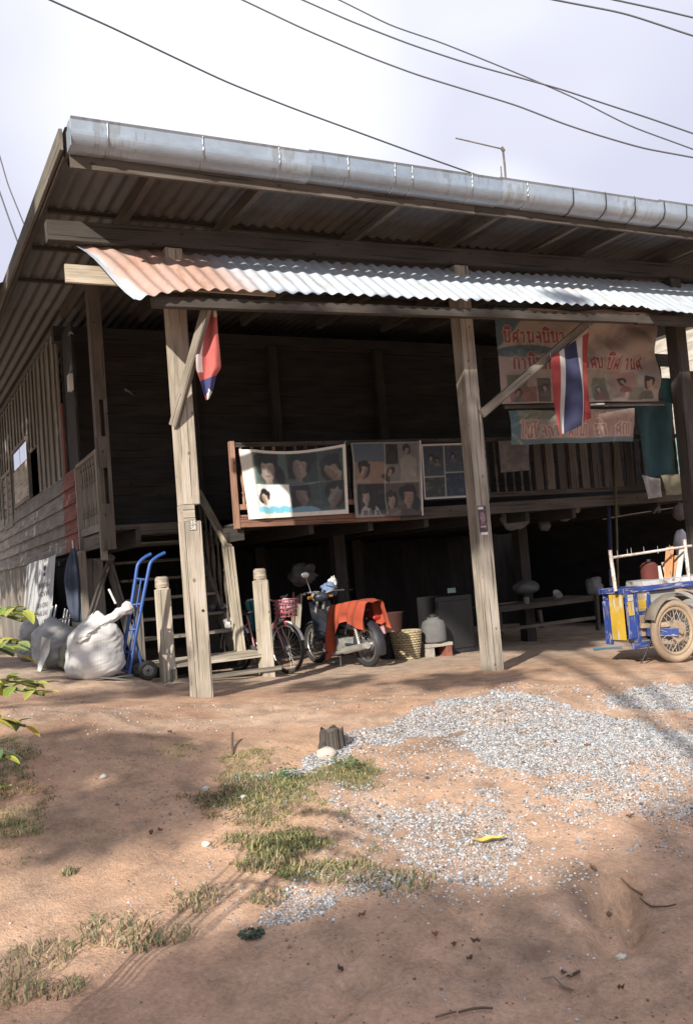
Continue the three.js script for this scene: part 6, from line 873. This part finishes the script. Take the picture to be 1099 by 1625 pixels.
{   // stump, stone, leaf litter, twigs
  const p = G(528, 1186), s = thing('tree_stump', 'short grey sawn stump standing in the band of gravel', 'stump'); const g = new THREE.CylinderGeometry(0.074, 0.086, 0.135, 40, 8, true), q = g.attributes.position; for (let i = 0; i < q.count; i++) { const a = Math.atan2(q.getZ(i), q.getX(i)), n = 1 + 0.10 * (fbm(Math.cos(a) * 5 + 9, Math.sin(a) * 5 + 9, 2, 230) - 0.5) * 2 + 0.05 * Math.sin(a * 13); q.setXYZ(i, q.getX(i) * n, q.getY(i) + (q.getY(i) > 0.06 ? 0.012 * Math.sin(a * 5) : 0), q.getZ(i) * n); } g.computeVertexNormals(); g.translate(p.x, p.y + 0.05, p.z);
  const uvw = metricUV(g.toNonIndexed(), 1, 0.5, 0.2); part(s, 'bark', uvw, MT.brown[0]); const top = new THREE.CircleGeometry(0.074, 30).rotateX(-Math.PI / 2).translate(p.x, p.y + 0.108, p.z); part(s, 'cut_face', top, MT.grey[3]); part(s, 'side_knob', metricUV(lump(0.03, 0.04, 0.03, 0.3, 2, 231).translate(p.x - 0.085, p.y + 0.015, p.z + 0.03), 1), MT.brown[0]); rebase(s);
  const k = G(518, 1202); solo('white_stone', lump(0.068, 0.042, 0.05, 0.22, 1.6, 232).translate(k.x, k.y + 0.022, k.z), std([0.70, 0.62, 0.54], { map: grit, bumpMap: gritBump, bumpScale: 0.004 }), 'pale rounded stone lying in front of the stump', 'stone');
  for (const [x, y, l] of [[327, 1342, 'largest white chip of stone left of the grass'], [164, 1235, 'small white chip on the bare soil at the left'], [385, 1268, 'white chip lying inside the grass above the gravel'], [326, 1254, 'white pebble left of the upper grass'], [985, 1523, 'small pale clod with a dark side at the lower right']]) { const c = G(x, y); solo('stone_chip', lump(0.022, 0.014, 0.018, 0.3, 2, 240 + x).translate(c.x, c.y + 0.008, c.z), std([0.66, 0.63, 0.58], { map: grit }), l, 'stone'); }
  const leaf = (len, wid, curl, seed) => { const gg = new THREE.PlaneGeometry(len, wid, 14, 6), c = gg.attributes.position; for (let i = 0; i < c.count; i++) { const t = c.getX(i) / len + 0.5, v = c.getY(i) / wid * 2; const pr = Math.pow(Math.sin(Math.PI * clamp(t, 0.02, 0.98)), 0.7); c.setXYZ(i, c.getX(i), 0.004 + curl * (Math.pow(t - 0.5, 2) * 2 + v * v * pr * 0.5) + 0.004 * Math.sin(t * 12 + seed), v * pr * wid / 2); } gg.computeVertexNormals(); return gg; };
  { const c = G(775, 1340), a = G(800, 1344), l = solo('fallen_leaf', leaf(0.17, 0.05, 0.03, 1), plain([0.62, 0.47, 0.12]), 'long yellow fallen leaf on the gravel in the middle', 'leaf'); l.position.copy(c); l.position.y += 0.012; l.rotation.y = -0.25; }
  const spots = [[240, 1328, 'curled brown dead leaf on the soil left of the grass'], [255, 1322, 'second brown dead leaf touching the first at the left'], [940, 1385, 'dark curled leaf above the rut on the right'], [745, 1527, 'dark brown leaf on the shaded road left of the twig'], [690, 1490, 'reddish dead leaf on the road below the gravel'], [720, 1505, 'reddish dead leaf just right of another on the road'], [965, 1458, 'brown leaf lying in the rut'], [575, 1458, 'dark leaf at the head of the tyre print'], [270, 1165, 'small brown leaf near the left post'], [755, 1500, 'small brown leaf right of the reddish leaves'], [800, 1148, 'small yellow leaf on the dark soil in the gravel'], [1000, 1300, 'small dark leaf at the right edge of the sand'], [880, 1180, 'dark scrap lying on the right gravel'], [930, 1187, 'thin dark scrap beside another on the right gravel'], [985, 1575, 'brown leaf below the twig at lower right'], [540, 1545, 'small brown leaf in the lower middle of the road']];
  spots.forEach(([x, y, l], i) => { const c = G(x, y), m = solo('fallen_leaf', leaf(rr(0.03, 0.06), rr(0.014, 0.024), rr(0.015, 0.035), i), plain(x === 800 ? [0.5, 0.36, 0.05] : i % 3 === 1 ? [0.30, 0.13, 0.08] : [0.17, 0.10, 0.07]), l, 'leaf'); m.position.copy(c); m.position.y += 0.008; m.rotation.set(rr(-0.3, 0.3), rr(0, 6), rr(-0.3, 0.3)); });
  const tw = (pts, r, c, l) => { solo('dry_twig', tube(pts.map(([x, y, h = 0.012]) => { const k = G(x, y); k.y += h; return k; }), r, 24, 6), plain(c), l, 'twig'); };
  tw([[862, 1557], [878, 1563, 0.03], [895, 1570], [910, 1575]], 0.006, [0.42, 0.33, 0.26], 'pale forked twig on the shaded road at the lower right'); tw([[884, 1566, 0.02], [900, 1562, 0.035], [908, 1561, 0.03]], 0.004, [0.40, 0.31, 0.24], 'short side piece beside the pale twig at the lower right');
  tw([[728, 1612], [748, 1606, 0.01], [766, 1604, 0.01], [782, 1606]], 0.004, [0.16, 0.10, 0.07], 'dark curved twig at the bottom middle'); tw([[692, 1620], [708, 1614, 0.01], [724, 1611]], 0.004, [0.22, 0.13, 0.09], 'short brown twig left of the dark curved twig at the bottom'); tw([[1015, 1430], [1032, 1440, 0.006], [1056, 1443], [1072, 1440]], 0.0035, [0.14, 0.09, 0.06], 'dark bent root lying on the sand at the right'); tw([[985, 1398], [1000, 1412, 0.01], [1018, 1424]], 0.005, [0.16, 0.10, 0.07], 'dark thin root above the bent root at the right'); tw([[370, 1198, 0], [369, 1186, 0.03], [370, 1178, 0.06]], 0.008, [0.14, 0.10, 0.07], 'short upright stick in the soil left of the stump'); tw([[890, 1545], [905, 1552, 0.01], [920, 1546]], 0.006, [0.12, 0.08, 0.06], 'dark curved bark strip above the pale twig');
  // crumbs of soil scattered over the road
  const cr = mkCrumb(), mats = []; const M = new THREE.Matrix4(), Q = new THREE.Quaternion(), E = new THREE.Euler(); for (let i = 0; i < 9000; i++) { const x = rr(-2.6, 6), z = rr(-0.5, 6.3); if (fbm(x * 2, z * 2, 3, 250) < 0.47) continue; const sc = rr(0.002, 0.006) * (R() < 0.06 ? 2 : 1); E.set(rr(0, 3), rr(0, 3), rr(0, 3)); mats.push(M.compose(V(x, gh(x, z) + sc * 0.3, z), Q.setFromEuler(E), V(sc, sc * 0.7, sc)).clone()); }
  const im = new THREE.InstancedMesh(cr, plain([0.36, 0.22, 0.15]), mats.length); mats.forEach((m, i) => im.setMatrixAt(i, m)); im.name = 'soil_crumbs'; tag(im, 'small crumbs of red soil scattered over the road', 'soil', null, 'stuff'); scene.add(im);
}
function mkCrumb() { return new THREE.IcosahedronGeometry(1, 0); }
// ---------------------------------------------------------------- leafy plant at the left edge
{
  const s = thing('leafy_shrub', 'yellow-green leafy shrub reaching in from the left edge', 'shrub'); const d = 2.5;
  const lg = (L, W) => { const g = new THREE.PlaneGeometry(L, W, 8, 4), c = g.attributes.position; for (let i = 0; i < c.count; i++) { const t = c.getX(i) / L + 0.5, v = c.getY(i) / W * 2, pr = Math.pow(Math.sin(Math.PI * clamp(0.06 + t * 0.93, 0, 0.99)), 0.8); c.setXYZ(i, t * L, -0.25 * L * t * t + Math.abs(v) * pr * W * 0.15, v * pr * W / 2); } g.computeVertexNormals(); return g; };
  const G1 = lg(0.10, 0.038), G2 = lg(0.085, 0.05); const LM = [[0.46, 0.50, 0.06], [0.27, 0.38, 0.05], [0.58, 0.52, 0.08], [0.10, 0.22, 0.05]].map((c) => new THREE.MeshPhysicalMaterial({ color: new THREE.Color().setRGB(...c), map: cloudy, roughness: 0.7, transmission: 0.3, thickness: 0 })), st = plain([0.10, 0.12, 0.04]);
  const root = DP(-95, 1420, d); root.y = gh(root.x, root.z);
  const sprays = [[-70, 990, 36, 985, 6, 0], [-70, 1000, 40, 968, 7, 0], [-70, 1050, 28, 1020, 7, 1], [-70, 1040, 22, 1040, 5, 1], [-80, 1110, 62, 1088, 9, 0], [-80, 1112, 70, 1102, 8, 0], [-70, 1168, 40, 1152, 6, 2], [-90, 1210, 8, 1200, 5, 3], [-90, 1270, 5, 1250, 5, 3]];
  sprays.forEach(([x0, y0, x1, y1, n, m], k) => { const a = DP(x0, y0, d + rr(-0.15, 0.3)), b = DP(x1, y1, d + rr(-0.25, 0.15)), mid = a.clone().lerp(b, 0.5).add(V(0, 0.03, 0)); part(s, 'stem', tube([root, root.clone().lerp(a, 0.6).add(V(0, 0.08, 0)), a, mid, b], 0.0048, 24, 5), st);
    n += 3; for (let i = 0; i < n; i++) { const t = i / (n - 1), p = a.clone().lerp(b, t).add(V(0, 0.03 * 4 * t * (1 - t), 0)); for (const e of t > 0.98 ? [0] : [-1, 1]) { const l = part(s, 'leaf', (i + k) % 3 ? G1 : G2, LM[(i % 4 === 3) ? (m + 1) % 4 : m]); l.position.copy(p); const dir = b.clone().sub(a).normalize(); l.rotation.set(rr(-0.4, 0.4), Math.atan2(-dir.z, dir.x) + e * rr(0.6, 1.1), rr(-0.35, 0.3)); l.scale.setScalar(rr(0.42, 0.75)); } } });
  rebase(s);
}
// ---------------------------------------------------------------- trees outside the frame that throw the shade on yard, road and left wall
{
  const leafG = new THREE.PlaneGeometry(0.16, 0.085, 2, 1); { const c = leafG.attributes.position; for (let i = 0; i < c.count; i++) c.setZ(i, Math.abs(c.getX(i)) * -0.25); leafG.computeVertexNormals(); }
  const LM = new THREE.MeshPhysicalMaterial({ color: new THREE.Color().setRGB(0.06, 0.10, 0.025), roughness: 0.8, transmission: 0.25, thickness: 0 });
  const onG = (poly, n, t0, t1, keep = 1) => { const q = wPoly(poly), xs = q.map((k) => k[0]), zs = q.map((k) => k[1]), o = []; let g = 0; while (o.length < n && g++ < n * 60) { const x = rr(Math.min(...xs), Math.max(...xs)), z = rr(Math.min(...zs), Math.max(...zs)); if (inPoly(q, x, z) && R() < keep) o.push(V(x, gh(x, z), z).addScaledVector(SUN, rr(t0, t1))); } return o; };
  // places that the photograph shows in the sun: no branch may stand in their light
  const lit = []; const L = (p) => lit.push(p);
  for (let y = 0.25; y < 3.0; y += 0.12) for (const x of [-0.1, 0.1]) L(V(x, y, 0.1));
  for (let y = 0.1; y < 0.95; y += 0.1) { L(V(0.1, y, -1.45)); L(V(1.13, y, -1.45)); L(V(1.15, y + 0.15, -2.1)); } for (let x = 0.3; x < 1.2; x += 0.15) L(V(x, 0.2, -1.6));
  const Lz = (x0, x1, y0, y1, st, z) => { for (let x = x0; x <= x1; x += st) for (let y = y0; y <= y1; y += st) L(UZ(x, y, z)); };
  Lz(392, 440, 765, 820, 14, -1.63); Lz(352, 392, 770, 830, 14, -1.7); Lz(515, 605, 950, 1050, 15, -1.9); Lz(485, 530, 905, 960, 15, -2.3); Lz(620, 668, 985, 1030, 15, -2.05); Lz(432, 476, 960, 1050, 15, -1.7); Lz(965, 1100, 868, 1050, 16, 0.6); Lz(752, 790, 895, 1045, 12, 0.1); Lz(888, 935, 668, 692, 10, 0.2); Lz(320, 348, 500, 630, 14, 0.4);
  for (let x = -0.9; x < 9; x += 0.25) { L(V(x, 3.35, 0.62)); L(V(x, 3.6, 0.3)); L(V(x, 4.3, 1.0)); }
  const Lg = (x0, x1, y0, y1, sx, sy) => { for (let x = x0; x <= x1; x += sx) for (let y = y0; y <= y1; y += sy) L(G(x, y)); };
  Lg(640, 700, 1026, 1034, 15, 4); Lg(800, 1000, 1036, 1052, 20, 5); Lg(480, 620, 1050, 1060, 20, 5); Lg(0, 440, 1395, 1440, 22, 10); Lg(0, 300, 1440, 1470, 22, 10); Lg(220, 620, 1115, 1160, 25, 10); Lg(400, 1090, 1105, 1260, 30, 12); Lg(420, 900, 1270, 1395, 30, 14); Lg(0, 60, 980, 1160, 12, 30);
  for (const y of [975, 1000, 1040, 1090, 1110, 1150]) for (const x of [0, 20, 45, 65]) L(DP(x, y, 2.5));
  const blocks = (p, r) => { for (const q of lit) { const dx = p.x - q.x, dy = p.y - q.y, dz = p.z - q.z, t = dx * SUN.x + dy * SUN.y + dz * SUN.z; if (t > 0.2 && dx * dx + dy * dy + dz * dz - t * t < r * r) return true; } return false; };
  const tree = (label, base, clumps, per, size) => {
    clumps = clumps.filter((p) => !blocks(p, size * 0.85)); console.log(label, clumps.length); const t = thing('shade_tree', label, 'tree', 'trees shading the yard from beyond the frame'), c = clumps.reduce((a, p) => a.add(p), V(0, 0, 0)).multiplyScalar(1 / clumps.length); base.y = gh(base.x, base.z) - 0.1;
    const fork = base.clone().lerp(c, 0.45).setY(lerp(base.y, c.y, 0.5)); part(t, 'trunk', tube([base, base.clone().lerp(fork, 0.5).add(V(0.15, 0, 0.1)), fork], 0.17, 14, 12), MT.brown[2]);
    for (let i = 0; i < 4; i++) { const e = clumps[Math.floor(i * clumps.length / 4)]; part(t, 'limb', tube([fork, fork.clone().lerp(e, 0.5).add(V(0, 0.3, 0)), e], 0.03, 12, 8), MT.brown[2]); }
    const im = new THREE.InstancedMesh(leafG, LM, clumps.length * per), M = new THREE.Matrix4(), Q = new THREE.Quaternion(), E = new THREE.Euler(); let k = 0;
    for (const p of clumps) for (let i = 0; i < per; i++) { const u = rr(-1, 1), a = rr(0, 6.283), r = size * Math.cbrt(R()), w = Math.sqrt(1 - u * u); E.set(rr(-1.2, 1.2), rr(0, 6.28), rr(-1.2, 1.2)); const s = rr(0.7, 1.3); M.compose(p.clone().add(V(r * w * Math.cos(a), r * u * 0.8, r * w * Math.sin(a))), Q.setFromEuler(E), V(s, s, s)); im.setMatrixAt(k++, M); }
    im.name = 'crown'; im.userData = { kind: 'stuff' }; im.castShadow = true; t.add(im); rebase(t); return t;
  };
  const road = onG([[-200, 1560], [-100, 1530], [200, 1500], [420, 1452], [560, 1432], [700, 1436], [850, 1424], [940, 1360], [1060, 1308], [1250, 1262], [1500, 1500], [1500, 1900], [-400, 2200]], 115, 16, 23);
  tree('broad tree behind the viewer shading the road', V(-9.5, 0, 17.5), road, 26, 0.45);
  const post = []; for (let i = 0; i < 420; i++) { const x = rr(1.35, 7.6), y = rr(1.05, 3.35); if (x < 3.4 && y < 1.15 + (3.0 - x) * 0.55) continue; if (x < 1.9 && y > 2.4) { } if (x > 3.7 && x < 4.4 && y < 2.42 + (x - 3.9) * 0.3) continue; if (x > 4.4 && y < 1.3) continue; post.push(V(x, y, 0.1).addScaledVector(SUN, rr(11, 13.5))); }
  tree('tall tree left of the viewer shading the verandah', V(-7.2, 0, 15.0), post, 36, 0.24);
  const left = []; for (let i = 0; i < 420; i++) { const z = rr(-2.7, -12), y = rr(1.2, 4.6); left.push(V(-0.4, y, z).addScaledVector(SUN, rr(4, 7))); } for (let i = 0; i < 110; i++) left.push(V(rr(-0.45, 0.0), rr(1.2, 3.9), rr(-2.7, -1.5)).addScaledVector(SUN, rr(7, 9))); for (let i = 0; i < 260; i++) left.push(V(-0.36, rr(1.4, 4.0), -1.52).addScaledVector(SUN, rr(6, 13))); left.push(...onG([[-60, 1020], [60, 1030], [230, 1075], [240, 1092], [120, 1100], [-60, 1120]], 90, 6, 8.5), ...onG([[-150, 1110], [100, 1110], [250, 1140], [330, 1180], [300, 1260], [160, 1340], [60, 1400], [-150, 1430]], 40, 9, 13, 0.8), ...onG([[250, 1085], [500, 1080], [900, 1068], [900, 1090], [640, 1110], [300, 1125]], 40, 10, 12, 1));
  tree('dense tree at the left shading the side wall', V(-6.2, 0, -2.2), left, 36, 0.36);
}

renderer.render(scene, camera);
